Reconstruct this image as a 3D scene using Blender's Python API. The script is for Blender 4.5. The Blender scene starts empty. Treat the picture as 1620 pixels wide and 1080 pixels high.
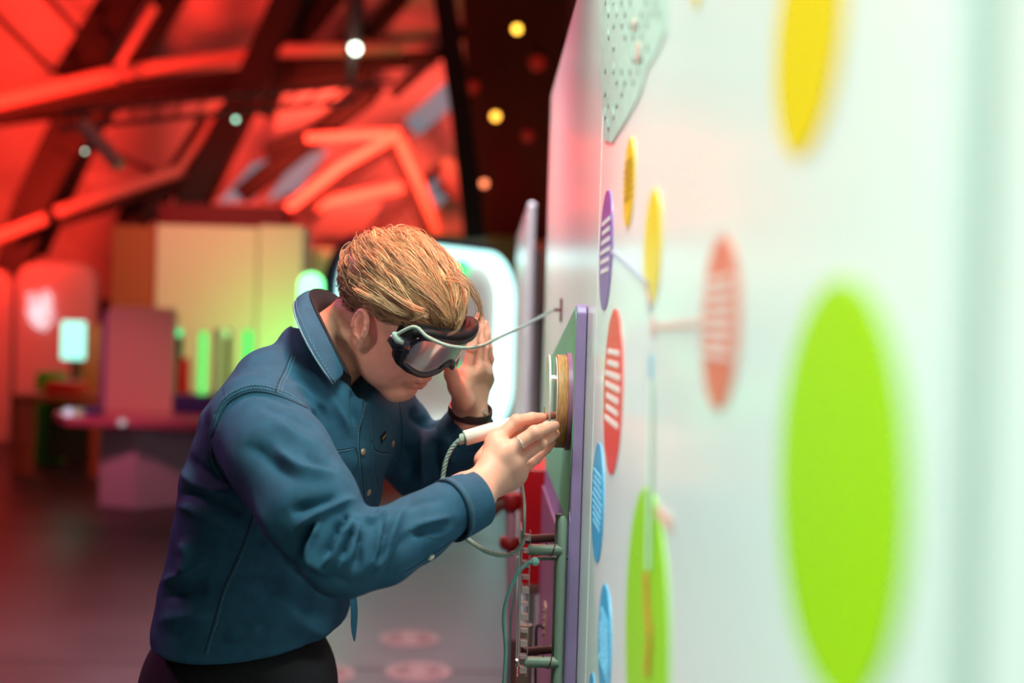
import bpy, bmesh, math, random
import numpy as np
from mathutils import Vector, Matrix, Quaternion
from mathutils.bvhtree import BVHTree
import openvdb
random.seed(5); RNG = np.random.default_rng(5)
SC = bpy.context.scene
COL = SC.collection
PI = math.pi

# ------------------------------------------------------------------ camera
F = 1800.0                      # focal length in pixels of a 1620 x 1080 frame
CAM = Vector((0, 0, 1.5))
cam_d = bpy.data.cameras.new('camera'); cam = bpy.data.objects.new('camera', cam_d); COL.objects.link(cam)
cam_d.sensor_width = 36; cam_d.lens = F / 1620 * 36
yaw, pitch, roll = math.radians(1.15), math.radians(0.8), math.radians(1.7)
fwd = Vector((math.sin(yaw) * math.cos(pitch), math.cos(yaw) * math.cos(pitch), -math.sin(pitch)))
rt0 = fwd.cross(Vector((0, 0, 1))).normalized(); up0 = rt0.cross(fwd).normalized()
up = up0 * math.cos(roll) - rt0 * math.sin(roll); rt = fwd.cross(up).normalized()
M = Matrix((rt, up, -fwd)).transposed().to_4x4(); M.translation = CAM
cam.matrix_world = M
SC.camera = cam
cam_d.dof.use_dof = True; cam_d.dof.focus_distance = 1.60; cam_d.dof.aperture_fstop = 1.9
cam_d.dof.aperture_blades = 0
cam_d.clip_start = 0.02

def at(px, py, Y):              # photo pixel at world distance Y along the wall -> point
    d = fwd * F + rt * (px - 810) - up * (py - 540)
    return CAM + d * (Y / d.y)
def on_floor(px, py):
    d = fwd * F + rt * (px - 810) - up * (py - 540)
    return CAM + d * (-CAM.z / d.z)
FW, RT, UP = (np.array(v, dtype=np.float32) for v in (fwd, rt, up)); CM = np.array(CAM, dtype=np.float32)
def to_px(P):                   # (n,3) -> pixels
    d = P - CM; z = d @ FW
    return 810 + F * (d @ RT) / z, 540 - F * (d @ UP) / z

# ------------------------------------------------------------------ world, lights, exposure
SC.view_settings.view_transform = 'Standard'; SC.view_settings.look = 'None'
SC.view_settings.exposure = 0.0; SC.view_settings.gamma = 1.0
SC.view_settings.use_curve_mapping = False
w = bpy.data.worlds.new('world'); SC.world = w; w.use_nodes = True
w.node_tree.nodes['Background'].inputs[0].default_value = (0.10, 0.035, 0.04, 1)
w.node_tree.nodes['Background'].inputs[1].default_value = 0.35

def light(name, kind, loc, aim, power, color, size=0.5, size_y=None, angle=60, blend=0.5, spread=180):
    l = bpy.data.lights.new(name, kind); o = bpy.data.objects.new(name, l); COL.objects.link(o)
    o.location = loc
    o.rotation_euler = (Vector(aim) - Vector(loc)).to_track_quat('-Z', 'Y').to_euler()
    l.energy = power; l.color = color
    if kind == 'AREA':
        l.shape = 'RECTANGLE'; l.size = size; l.size_y = size_y or size; l.spread = math.radians(spread)
    if kind == 'SPOT':
        l.spot_size = math.radians(angle); l.spot_blend = blend; l.shadow_soft_size = size
    if kind == 'POINT': l.shadow_soft_size = size
    return o
MINT = (0.79, 1.0, 0.89)
light('wall_washer', 'SPOT', (-1.5, -0.1, 2.7), (0.136, 0.62, 1.45), 275, MINT, 0.2, angle=40, blend=.5)
light('wall_washer', 'SPOT', (-0.75, 3.5, 3.0), (0.136, 2.35, 1.6), 190, (1.0, .95, .9), 0.2, angle=30, blend=1)
light('wall_washer', 'SPOT', (-1.3, 4.8, 3.4), (0.136, 5.4, 1.5), 90, (1.0, .80, .88), 0.2, angle=40, blend=1)
light('key_light', 'AREA', (-0.02, 1.22, 2.35), (-0.35, 1.52, 1.1), 17, MINT, 0.3)
light('pink_wall_spot', 'SPOT', (-1.8, 2.0, 3.4), (0.136, 2.35, 2.15), 260, (1.0, .16, .32), 0.15, angle=30, blend=1)
light('front_fill', 'AREA', (-0.5, -0.8, 2.7), (-0.15, 1.6, 1.3), 0.7, (1.0, 0.93, 0.88), 0.7)  # weak frontal fill added behind the camera
light('face_fill', 'SPOT', (-1.5, -0.1, 2.3), (-0.17, 1.62, 1.50), 65, (1.0, .72, .70), 0.15, angle=9.5, blend=.8)  # narrow spot added to brighten the face
light('magenta_spot', 'SPOT', (-2.6, 2.6, 2.9), (-0.25, 1.65, 1.25), 140, (.90, 0.22, 0.62), 0.25, angle=32)
light('red_spot', 'SPOT', (0.03, 1.80, 3.3), (-0.12, 1.62, 1.62), 330, (1.0, 0.06, 0.02), 0.08, angle=12.5, blend=.7)
light('red_spot', 'SPOT', (0.02, 2.8, 3.0), (-0.05, 1.77, 1.48), 130, (1.0, 0.06, 0.02), 0.08, angle=11, blend=.7)
# red floods that wash the roof
RED = (1.0, 0.035, 0.018)
light('roof_flood', 'SPOT', (-6.0, 10.0, 2.6), (-6.5, 18.5, 5.5), 2700, RED, 0.5, angle=80, blend=1)
light('roof_flood', 'SPOT', (-1.6, 11.5, 2.9), (-2.2, 18.5, 4.0), 4000, (1.0, .07, .04), 0.5, angle=60, blend=1)
light('roof_flood', 'SPOT', (-3.3, 9.0, 2.9), (-3.8, 14.5, 7.0), 1000, RED, 0.4, angle=80, blend=1)
light('ceiling_flood', 'AREA', (-3.0, 7.5, 6.5), (-3.0, 8.2, 0), 60, (1.0, 0.11, 0.10), 5.0)
light('cool_downlight', 'AREA', (-0.3, 4.0, 5.0), (-0.3, 4.4, 0), 120, (1.0, 0.82, 0.95), 1.6, spread=70)
light('panel_spot', 'SPOT', (-2.6, 8.0, 4.2), (-3.0, 12.0, 1.9), 560, (1.0, 0.33, 0.24), 0.3, angle=50, blend=1)
light('table_fill', 'SPOT', (-3.2, 6.2, 2.6), (-3.0, 8.9, .8), 200, (1.0, 0.22, 0.30), 0.2, angle=40, blend=1)  # added spot that lights the pedestal front and the pink panel

# ------------------------------------------------------------------ materials
def mat(name, color, rough=0.5, metal=0.0, emit=None, es=0.0, bump=0.0, bscale=200.0, noise=0.0, nscale=20.0,
        trans=0.0, ior=1.45, spec=0.5, sheen=0.0, vcol=None, sss=0.0, coat=0.0, alpha=1.0, stretch=(1, 1, 1)):
    m = bpy.data.materials.new(name); m.use_nodes = True; nt = m.node_tree; b = nt.nodes['Principled BSDF']
    b.inputs['Base Color'].default_value = (*color, 1); b.inputs['Roughness'].default_value = rough
    b.inputs['Metallic'].default_value = metal; b.inputs['IOR'].default_value = ior
    b.inputs['Specular IOR Level'].default_value = spec
    b.inputs['Transmission Weight'].default_value = trans
    b.inputs['Coat Weight'].default_value = coat
    b.inputs['Alpha'].default_value = alpha
    if sheen: b.inputs['Sheen Weight'].default_value = sheen
    if sss:
        b.inputs['Subsurface Weight'].default_value = sss; b.inputs['Subsurface Radius'].default_value = (1, .35, .2)
        b.inputs['Subsurface Scale'].default_value = 0.006
    if emit:
        b.inputs['Emission Color'].default_value = (*emit, 1); b.inputs['Emission Strength'].default_value = es
    tc = nt.nodes.new('ShaderNodeTexCoord')
    mp = nt.nodes.new('ShaderNodeMapping'); mp.inputs['Scale'].default_value = stretch
    nt.links.new(tc.outputs['Object'], mp.inputs['Vector'])
    src = None
    if vcol:
        a = nt.nodes.new('ShaderNodeAttribute'); a.attribute_name = vcol; src = a.outputs['Color']
    if noise:
        n = nt.nodes.new('ShaderNodeTexNoise'); n.inputs['Scale'].default_value = nscale; n.inputs['Detail'].default_value = 4
        nt.links.new(mp.outputs[0], n.inputs['Vector'])
        mx = nt.nodes.new('ShaderNodeMix'); mx.data_type = 'RGBA'; mx.blend_type = 'MULTIPLY'; mx.inputs[0].default_value = 1
        rp = nt.nodes.new('ShaderNodeMapRange'); rp.inputs['To Min'].default_value = 1 - noise; rp.inputs['To Max'].default_value = 1 + noise
        rp.inputs['From Min'].default_value = .3; rp.inputs['From Max'].default_value = .7
        nt.links.new(n.outputs['Fac'], rp.inputs['Value'])
        if src: nt.links.new(src, mx.inputs[6])
        else: mx.inputs[6].default_value = (*color, 1)
        nt.links.new(rp.outputs[0], mx.inputs[7]); src = mx.outputs[2]
    if src: nt.links.new(src, b.inputs['Base Color'])
    if bump:
        n = nt.nodes.new('ShaderNodeTexNoise'); n.inputs['Scale'].default_value = bscale; n.inputs['Detail'].default_value = 3
        nt.links.new(mp.outputs[0], n.inputs['Vector'])
        bn = nt.nodes.new('ShaderNodeBump'); bn.inputs['Strength'].default_value = bump; bn.inputs['Distance'].default_value = 0.002
        nt.links.new(n.outputs['Fac'], bn.inputs['Height']); nt.links.new(bn.outputs[0], b.inputs['Normal'])
    return m
WALLM = mat('white_laminate', (0.80, 0.86, 0.82), 0.24, noise=.015, nscale=3, spec=.6)
WHITEP = mat('white_panel', (0.8, 0.8, 0.78), 0.4)
PURPLE = mat('purple_board', (0.33, 0.22, 0.42), 0.35, noise=.05)
GREENB = mat('mint_board_face', (0.16, 0.55, 0.30), 0.45)
WOOD = mat('plywood_edge', (0.50, 0.24, 0.085), 0.4, noise=.35, nscale=60, stretch=(8, 1, 1))
ACRYL = mat('clear_acrylic', (0.95, 1.0, 0.97), 0.03, trans=1.0, ior=1.45)
DISCF = mat('disc_face', (0.70, 0.72, 0.66), 0.25)
ACRYT = mat('frosted_acrylic', (.95, .80, .76), .15, trans=.65)
ROD = mat('grey_green_paint', (0.22, 0.30, 0.23), 0.4, bump=.1)
BROWN = mat('brown_metal', (0.16, 0.06, 0.05), 0.45)
REDN = mat('dull_red_paint', (.30, .008, .01), .5)
REDP = mat('red_enamel', (0.55, 0.006, 0.01), 0.3)
CORD = mat('green_grey_rope', (0.36, 0.50, 0.42), 0.8, bump=.9, bscale=900)
TEALC = mat('teal_cable', (0.18, 0.42, 0.38), 0.5)
PVC = mat('cream_plastic', (0.80, 0.78, 0.68), 0.35)
COPPER = mat('copper_tube', (0.45, 0.16, 0.10), 0.3, metal=.8)
STEEL = mat('dark_steel', (0.014, 0.009, 0.007), 0.6)
REDST = mat('painted_steel', (0.80, 0.45, 0.38), 0.5)
MEMB = mat('roof_membrane', (0.72, 0.66, 0.64), 0.75, noise=.12, nscale=.8)
FLOORM = mat('polished_floor', (0.060, 0.040, 0.043), 0.36, noise=.2, nscale=1.5, spec=.38)
BLACK = mat('black_rubber', (0.008, 0.008, 0.009), 0.6, spec=.25)
BLACKP = mat('black_plastic', (0.012, 0.010, 0.014), 0.18, coat=.5)
SKIN = mat('skin', (0.8, 0.5, 0.4), 0.48, vcol='tint', sss=.25, bump=.12, bscale=700, noise=.05, nscale=60)
DENIM = mat('blue_cotton', (0.016, 0.094, 0.165), 0.8, bump=.5, bscale=1500, noise=.12, nscale=60)
STITCH = mat('pale_thread', (0.16, 0.30, 0.38), 0.8)
SEAMD = mat('dark_seam', (0.010, 0.035, 0.06), 0.9)
PANTS = mat('black_cotton', (0.010, 0.009, 0.012), 0.9, bump=.3, bscale=900)
BUTTON = mat('brass_snap', (0.55, 0.42, 0.30), 0.35, metal=.6)
SILVER = mat('silver', (0.85, 0.85, 0.82), 0.15, metal=1)
LEATHER = mat('brown_leather', (0.07, 0.035, 0.03), 0.45, bump=.3, bscale=400)

# ------------------------------------------------------------------ mesh helpers
def wloc(o):
    v = Vector(o.location)
    while o.parent: o = o.parent; v += o.location
    return v
class MB:
    def __init__(s): s.v = []; s.f = []
    def add(s, vs, fs):
        o = len(s.v); s.v += [tuple(v) for v in vs]; s.f += [tuple(i + o for i in f) for f in fs]; return s
    def box(s, c, size, rot=None, bev=0):
        bm = bmesh.new(); bmesh.ops.create_cube(bm, size=1)
        for v in bm.verts: v.co = Vector((v.co.x * size[0], v.co.y * size[1], v.co.z * size[2]))
        if bev: bmesh.ops.bevel(bm, geom=bm.edges[:], offset=bev, segments=2, affect='EDGES', profile=.5)
        R = rot if rot is not None else Matrix.Identity(3)
        bm.verts.index_update()
        s.add([R @ v.co + Vector(c) for v in bm.verts], [[v.index for v in f.verts] for f in bm.faces]); bm.free(); return s
    def tube(s, pts, r, n=12, caps=True, flat=1.0, hint=None):
        pts = [Vector(p) for p in pts]; m = len(pts)
        rs = r if hasattr(r, '__len__') else [r] * m
        rings = []; prev = None
        for i, p in enumerate(pts):
            t = (pts[min(i + 1, m - 1)] - pts[max(i - 1, 0)]).normalized()
            if prev is None:
                h = Vector(hint) if hint is not None else (Vector((0, 0, 1)) if abs(t.z) < .9 else Vector((1, 0, 0)))
                a = (h - t * h.dot(t)).normalized()
            else: a = (prev - t * prev.dot(t)).normalized()
            prev = a; b = t.cross(a)
            rings.append([p + a * (math.cos(2 * PI * k / n) * rs[i]) + b * (math.sin(2 * PI * k / n) * rs[i] * flat) for k in range(n)])
        vs = [v for rg in rings for v in rg]; fs = []
        for i in range(m - 1):
            for k in range(n):
                k2 = (k + 1) % n; fs.append((i * n + k, i * n + k2, (i + 1) * n + k2, (i + 1) * n + k))
        if caps: fs.append(tuple(range(n - 1, -1, -1))); fs.append(tuple((m - 1) * n + k for k in range(n)))
        return s.add(vs, fs)
    def lathe(s, c, prof, axis=(0, 0, 1), n=32):     # prof: (radius, height) along axis
        q = Vector(axis).to_track_quat('Z', 'X'); c = Vector(c); vs = []; fs = []
        for r, h in prof:
            for k in range(n): vs.append(q @ Vector((math.cos(2 * PI * k / n) * r, math.sin(2 * PI * k / n) * r, h)) + c)
        for i in range(len(prof) - 1):
            for k in range(n):
                k2 = (k + 1) % n; fs.append((i * n + k, i * n + k2, (i + 1) * n + k2, (i + 1) * n + k))
        fs.append(tuple(range(n - 1, -1, -1))); fs.append(tuple((len(prof) - 1) * n + k for k in range(n)))
        return s.add(vs, fs)
    def prism(s, poly, vec):                         # planar polygon of 3-D points pushed along vec
        n = len(poly); vec = Vector(vec); a = [Vector(p) for p in poly]
        fs = [tuple(range(n - 1, -1, -1)), tuple(range(n, 2 * n))] + [(k, (k + 1) % n, n + (k + 1) % n, n + k) for k in range(n)]
        return s.add(a + [p + vec for p in a], fs)
    def build(s, name, m, parent=None, smooth=False, bev=0):
        me = bpy.data.meshes.new(name); me.from_pydata(s.v, [], s.f); me.materials.append(m)
        bm = bmesh.new(); bm.from_mesh(me); bmesh.ops.recalc_face_normals(bm, faces=bm.faces); bm.to_mesh(me); bm.free()
        me.validate()
        o = bpy.data.objects.new(name, me); COL.objects.link(o)
        if smooth:
            me.polygons.foreach_set('use_smooth', [True] * len(me.polygons))
            if smooth != 'all': me.set_sharp_from_angle(angle=math.radians(40))
        if bev:
            b = o.modifiers.new('bevel', 'BEVEL'); b.width = bev; b.segments = 2; b.limit_method = 'ANGLE'
        # origin at the lowest centre of the mesh
        co = np.array([v.co[:] for v in me.vertices]); c = Vector(((co[:, 0].min() + co[:, 0].max()) / 2, (co[:, 1].min() + co[:, 1].max()) / 2, co[:, 2].min()))
        me.transform(Matrix.Translation(-c)); o.location = c
        if parent: o.parent = parent; o.location = c - wloc(parent)
        return o
def tag(o, label=None, cat=None, group=None, kind=None):
    if label: o['label'] = label
    if cat: o['category'] = cat
    if group: o['group'] = group
    if kind: o['kind'] = kind
    return o
def empty(name, loc, label, cat, group=None):
    o = bpy.data.objects.new(name, None); COL.objects.link(o); o.location = loc; o.empty_display_size = .1
    return tag(o, label, cat, group)
def smooth_path(pts, n=8):                            # Catmull-Rom through points
    pts = [Vector(p) for p in pts]; out = []
    for i in range(len(pts) - 1):
        p0 = pts[max(i - 1, 0)]; p1 = pts[i]; p2 = pts[i + 1]; p3 = pts[min(i + 2, len(pts) - 1)]
        for k in range(n):
            t = k / n
            out.append(.5 * ((2 * p1) + (p2 - p0) * t + (2 * p0 - 5 * p1 + 4 * p2 - p3) * t * t + (3 * p1 - p0 - 3 * p2 + p3) * t ** 3))
    return out + [pts[-1]]

# ------------------------------------------------------------------ setting
WX = 0.136                                            # the white exhibition wall stands at X = WX
s = MB(); s.box((0, 9, -0.05), (30, 34, 0.1)); tag(s.build('floor', FLOORM), kind='structure')
def wall_run(name, y0, y1, top=2.08, label=None):
    s = MB(); s.box((WX + .06, (y0 + y1) / 2, top / 2), (.12, y1 - y0, top)); return s.build(name, WALLM, bev=.006)
tag(wall_run('wall_right', -1.2, .310), kind='structure')
tag(wall_run('wall_right', .335, 1.448), kind='structure')
tag(wall_run('wall_right', 1.450, 2.85), kind='structure')
s = MB(); s.box((WX + .015, 5.3, .99), (.03, 1.8, 1.98)); tag(s.build('wall_right', WALLM, bev=.012), kind='structure')
s = MB(); s.box((WX + .03, .3225, 1.04), (.04, .025, 2.08)); tag(s.build('trim_1', mat('grey_green_shade', (.34, .45, .40), .5)), kind='structure')  # recessed strip, the wall's shadow stripe put into its grey green

def vinyl(px, py, hpx, color, name='information_disc', dz=0.0012, label='', cat='wall disc', sub=None, z_off=0):
    u = px - 774.0; Y = None
    # find the point on the wall plane under the pixel
    d = fwd * F + rt * (px - 810) - up * (py - 540); t = WX / d.x; P = CAM + d * t
    R = hpx / 2 / (F / (d.y * t))
    m = color if not isinstance(color, tuple) else mat('disc_colour', color, .35)
    s = MB(); s.lathe((WX - dz - z_off, P.y, P.z), [(R, 0), (R, dz)], axis=(1, 0, 0), n=64)
    return s.build(name, m), P, R
PALE = mat('pale_text', (.85, .8, .75), .5)
def disc(px, py, hpx, color, label, lines=0, text_color=PALE):
    o, P, R = vinyl(px, py, hpx, color)
    tag(o, label, 'wall disc')
    if lines:
        s = MB(); y0 = P.z + R * .48; st = R * .98 / lines
        for i in range(lines):
            z = y0 - i * st; half = math.sqrt(max(R * R - (z - P.z) ** 2, 0)) * (.62 + .2 * random.random())
            x = -half
            while x < half - .004:
                wl = min(random.uniform(.008, .022), half - x)
                s.box((WX - .0016, P.y + x + wl / 2, z), (.0008, wl, st * .45)); x += wl + .004
        s.build('text_block', text_color, o)
    return P, R
disc(1278, 52, 390, (.86, .62, .012), 'huge yellow disc at the top of the white wall')
disc(1321, 770, 662, (.40, .72, .005), 'huge lime green disc low on the white wall')
disc(1140, 510, 278, (.80, .20, .13), 'pale coral disc in the middle of the white wall', 7)
disc(1033, 392, 186, (.84, .62, .03), 'yellow disc right of the purple disc, on the end of the grey line', 0)
disc(996, 289, 142, (.80, .52, .02), 'small mustard disc above and right of the purple disc', 6, mat('ochre_text', (.45, .25, .02), .5))
P_pu, _ = disc(959, 396, 190, (.20, .10, .42), 'purple disc with white text lines', 6)
disc(970, 619, 262, (.78, .035, .04), 'red disc with white text lines beside the purple board', 7)
disc(946, 794, 188, (.05, .40, .68), 'upper blue disc with text, just below the red disc', 9, mat('light_blue_text', (.25, .62, .8), .5))
disc(957, 1020, 190, (.05, .42, .68), 'lower blue disc with text, at the bottom beside the lime leaf disc', 9, mat('light_blue_text', (.25, .62, .8), .5))
disc(937, 1120, 110, (.05, .38, .66), 'small blue disc cut off by the bottom edge of the photo')
disc(1104, -12, 50, (.82, .6, .02), 'small yellow disc cut off by the top edge of the photo')
disc(1021, 1010, 480, (.35, .74, .02), 'lime green disc with an orange mark, low on the wall by the blue discs')
def on_wall(px, py, off=0.002):
    d = fwd * F + rt * (px - 810) - up * (py - 540); t = (WX - off) / d.x; return CAM + d * t
def wall_strip(name, pts, width, color, label, cat='wall graphic', off=.002):
    P = [on_wall(*p, off) for p in pts]; s = MB()
    for a, b in zip(P[:-1], P[1:]):
        d = (b - a).normalized(); n = Vector((1, 0, 0)).cross(d) * width / 2
        s.prism([a - n, b - n, b + n, a + n], (.0008, 0, 0))
    return tag(s.build(name, color), label, cat)
LGREY = mat('grey_violet_line', (.42, .42, .55), .5); SALM = mat('salmon_line', (.85, .5, .42), .5)
wall_strip('connecting_line', [(966, 398), (1025, 450)], .0035, LGREY, 'thin grey violet line running from the purple disc to the yellow disc')
wall_strip('connecting_line', [(1032, 517), (1115, 510)], .0035, SALM, 'thin salmon line running to the coral disc')
wall_strip('graphic_tag', [(1022, 450), (1027, 490)], .008, mat('mauve_ink', (.42, .28, .5), .5), 'small mauve mark at the lower edge of the yellow disc')
wall_strip('graphic_tag', [(1030, 500), (1030, 532)], .010, SALM, 'small salmon square at the left end of the salmon line')
wall_strip('graphic_tag', [(1028, 560), (1028, 598)], .010, mat('sky_ink', (.25, .62, .8), .5), 'small sky blue square below the salmon square')
wall_strip('graphic_strip', [(1028, 600), (1024, 900)], .012, mat('pale_mint_ink', (.66, .86, .72), .5), 'pale mint vertical strip below the sky blue square', off=.0034)
wall_strip('graphic_strip', [(1020, 905), (1022, 960), (1026, 1010), (1022, 1068)], .011, mat('orange_ink', (.86, .20, .05), .5), 'orange red wavy mark on the lime green disc', off=.0034)
wall_strip('graphic_tag', [(1038, 808), (1060, 830)], .010, SALM, 'small coral slanted mark right of the lime green disc')
# lattice ornament at the top
s = MB(); s2 = MB(); s3 = MB()
GL = mat('pale_grey_green_print', (.48, .62, .53), .5, noise=.12, nscale=60); GD = mat('grey_dot_print', (.25, .30, .27), .5); GS = mat('salmon_print', (.85, .42, .35), .5)
edge = [(948, -30), (1056, -30), (1052, 50), (1040, 80), (1022, 110), (1012, 150), (990, 190), (968, 226), (956, 222), (952, 150), (947, 90)]
s.prism([on_wall(x, y, .0012) for x, y in edge], (.001, 0, 0))
root = tag(s.build('printed_ornament', GL), 'grey green printed lattice with grey dots at the top left of the white wall', 'wall graphic')
for i in range(7):
    for j in range(12):
        x = 957 + i * 13 + (j % 2) * 5; y = 4 + j * 18
        if x > 1046 - max(0, y - 40) * .48 or RNG.random() < .25: continue
        P = on_wall(x, y, .0022); s2.lathe(P, [(.0042, 0), (.0042, .0006)], axis=(1, 0, 0), n=10)
        if RNG.random() < .6: s2.tube([P + Vector((0, 0, 0)), P + Vector((0, .008, .012))], .0009, n=4)
tag(s2.build('dot_pattern', GD, root), kind='stuff')
s3.lathe(on_wall(1008, 84, .003), [(.010, 0), (.010, .001)], axis=(1, 0, 0), n=20)
s3.build('coral_mark', GS, root); s3 = MB(); s3.lathe(on_wall(1002, 40, .003), [(.006, 0), (.006, .001)], axis=(1, 0, 0), n=20)
s3.build('coral_mark', GS, root)

# ---- the exhibit: purple board, round wooden disc, rods and acrylic strip
BX0 = WX - .0155                                      # board front face
def wz(px, py, X):                                    # point of the vertical plane X=const seen at a pixel
    d = fwd * F + rt * (px - 810) - up * (py - 540); return CAM + d * (X / d.x)
n_ = wz(913, 481, BX0); yN = n_.y
zt = n_.z; f_ = wz(868, 572, BX0)
poly = [(yN, .45), (yN, zt - .012), (yN + .006, zt - .003), (yN + .016, zt), (f_.y, f_.z), (f_.y + .02, f_.z - .03), (f_.y + .02, .45)]
board = empty('exhibit_board', (WX, yN, .45), 'purple edged mint green board fixed to the white wall behind the wooden disc', 'board')
s = MB(); s.prism([(BX0, y, z) for y, z in poly], (.0145, 0, 0)); s.build('board_core', PURPLE, board, bev=.002)
s = MB(); gp = [(yN + .004, zt - .02), (yN + .018, zt - .003), (f_.y, f_.z - .003), (f_.y, 1.22), (yN + .05, 1.22), (yN + .004, 1.33)]
s.prism([(BX0 - .0006, y, z) for y, z in gp], (.0006, 0, 0)); s.build('green_print', GREENB, board)
s = MB(); gp = [(yN + .003, 1.23), (yN + .02, 1.24), (yN + .03, .8), (yN + .003, .8)]
s.prism([(BX0 - .0006, y, z) for y, z in gp], (.0006, 0, 0)); s.build('blue_print', mat('pale_blue_print', (.30, .38, .60), .45), board)
# disc
dc = wz(893, 643, .105); R = .068; dc.y = yN + .012 + R
disco = empty('wooden_viewing_disc', (BX0, dc.y, dc.z - R), 'round plywood disc with a clear cover, touched by the hand', 'disc')
s = MB(); s.lathe((.0985, dc.y, dc.z), [(R - .0015, 0), (R, .0012), (R, .0135), (R - .001, .015)], axis=(1, 0, 0), n=96); s.build('plywood_ring', WOOD, disco, smooth=True)
s = MB(); s.lathe((.1135, dc.y, dc.z), [(R + .003, 0), (R + .003, BX0 - .1135)], axis=(1, 0, 0), n=64); s.build('spacer', mat('mauve_spacer', (.32, .12, .22), .4), disco, smooth=True)
s = MB(); s.lathe((.0975, dc.y, dc.z), [(R - .004, 0), (R - .004, .001)], axis=(1, 0, 0), n=64); s.build('face_plate', DISCF, disco, smooth=True)
s = MB(); s.lathe((.0865, dc.y + .004, dc.z), [(R, 0), (R, .003)], axis=(1, 0, 0), n=64); s.build('clear_cover', mat('cream_acrylic', (.86, .85, .76), .2, trans=.35), disco, smooth=True)
for a in (.6, 2.5, 3.8, 5.6):
    s = MB(); s.lathe((.0895, dc.y + math.cos(a) * R * .85, dc.z + math.sin(a) * R * .85), [(.003, 0), (.003, .009)], axis=(1, 0, 0), n=10); s.build('standoff', SILVER, disco)
# rail, rods, acrylic strip
def rodY(px, Xo): return wz(px, 860, Xo).y
rail = empty('strip_holder', (.1, yN, .6), 'grey green rail with paired rods holding the clear toothed strip', 'holder')
Pt = wz(889, 818, .118); Pt.z = at(889, 816, yN + .012).z
s = MB(); s.tube([(.1105, yN + .012, .6), (.1105, yN + .012, Pt.z - .006), (.1105, yN + .012, Pt.z)], [.0066, .0066, .003], n=16); s.build('rail', ROD, rail, smooth=True)
s = MB(); s.tube([(.1105, yN + .09, .6), (.1105, yN + .09, Pt.z - .01)], .0055, n=14); s.build('rail', ROD, rail, smooth=True)
YS = yN + .012
XS = at(828, 950, YS).x
for py_, dark in ((869, 0), (1047, 0)):
    z = at(850, py_, YS).z
    s = MB(); s.tube([(XS + .004, YS, z), (.1105, YS, z)], .0078, n=18); s.build('rod', ROD, rail, smooth=True)
    z2 = at(850, py_ - 17, YS + .075).z
    s = MB(); s.tube([(XS + .004, YS + .07, z2), (.1105, YS + .09, z2)], .0065, n=18); s.build('rod', BROWN, rail, smooth=True)
    s = MB(); s.tube([(XS + .03, YS, z)] + [(XS + .03 + .012 * k / 6, YS + .009 * math.sin(k), z + .009 * math.cos(k)) for k in range(7)], .0011, n=6)
    s.build('wire_wrap', BROWN, rail)
za, zb = at(828, 838, YS).z, at(826, 1068, YS).z
strip = empty('acrylic_strip', (XS, YS, zb), 'clear acrylic toothed strip standing upright on the rods', 'acrylic strip')
s = MB(); s.box((XS - .005, YS + .03, (za + zb) / 2), (.003, .07, za - zb), bev=.0005); s.build('back_plate', ACRYL, strip)
n = 11
for k in range(n):
    z = zb + (za - zb) * (k + .5) / n; t = .006 if k % 2 else .009
    s = MB(); s.box((XS + .002, YS - .002, z), (.010, .012, t), bev=.0008); s.build('tooth', ACRYT, strip)
s = MB(); s.box((XS + .007, YS, (za + zb) / 2), (.002, .010, za - zb), bev=.0004); s.build('front_plate', ACRYL, strip)
for z in (zb + .02, za - .022):
    s = MB(); s.lathe((XS - .010, YS - .002, z), [(.002, 0), (.005, .002), (.005, .004)], axis=(1, 0, 0), n=12); s.build('screw', SILVER, strip)
# cables
def cable(name, pts, r, m, label, cat='cord', n=10):
    s = MB(); s.tube(smooth_path(pts, 10), r, n=n); return tag(s.build(name, m, smooth='all'), label, cat)
def rope(name, pts, r, m, label, cat='rope'):
    path = smooth_path(pts, 24); s = MB()
    L = 0; acc = [0]
    for a, b in zip(path[:-1], path[1:]): L += (b - a).length; acc.append(L)
    for ph in range(3):
        out = []; prev = Vector((0, 0, 1))
        for i, p in enumerate(path):
            t = (path[min(i + 1, len(path) - 1)] - path[max(i - 1, 0)]).normalized()
            a = (prev - t * prev.dot(t)); a = a.normalized() if a.length > 1e-4 else Vector((1, 0, 0)); prev = a; b = t.cross(a)
            g = acc[i] / .006 * 2 * PI / 3 + ph * 2 * PI / 3
            out.append(p + a * math.cos(g) * r * .48 + b * math.sin(g) * r * .48)
        s.tube(out, r * .56, n=6)
    return tag(s.build(name, m, smooth='all'), label, cat)
Yp = 1.575
rope('tether_rope', [at(737, 692, Yp), at(722, 700, Yp), at(708, 722, Yp), at(701, 752, Yp), at(698, 790, Yp), at(708, 826, Yp), at(736, 850, Yp), at(770, 872, Yp), at(800, 878, YS - .01), at(818, 870, YS - .008), at(828, 856, YS - .008)], .0034, CORD, 'pale green rope tied to the cream handle and hanging behind the cuff', 'rope')
cable('pale_cord', [at(822, 735, 1.63), at(826, 765, 1.62), at(830, 800, 1.61), at(829, 842, YS), at(827, 858, YS - .008)], .0022, CORD, 'pale green cord running from the hand down to the clear strip')
kb = at(846, 888, YS - .012)
kn = empty('cable_knob', kb, 'small round pale green knob with the teal cable on it', 'knob')
s = MB(); s.lathe(kb, [(.002, -.006), (.0055, -.004), (.0062, 0), (.0055, .004), (.002, .006)], axis=(.4, -1, 0), n=16); s.build('knob_head', mat('pale_teal_plastic', (.28, .5, .45), .4), kn, smooth=True)
s = MB(); s.tube([kb, kb + Vector((.0, .02, .0)), (BX0, kb.y + .03, kb.z)], .003, n=8); s.build('stem', ROD, kn, smooth=True)
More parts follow.
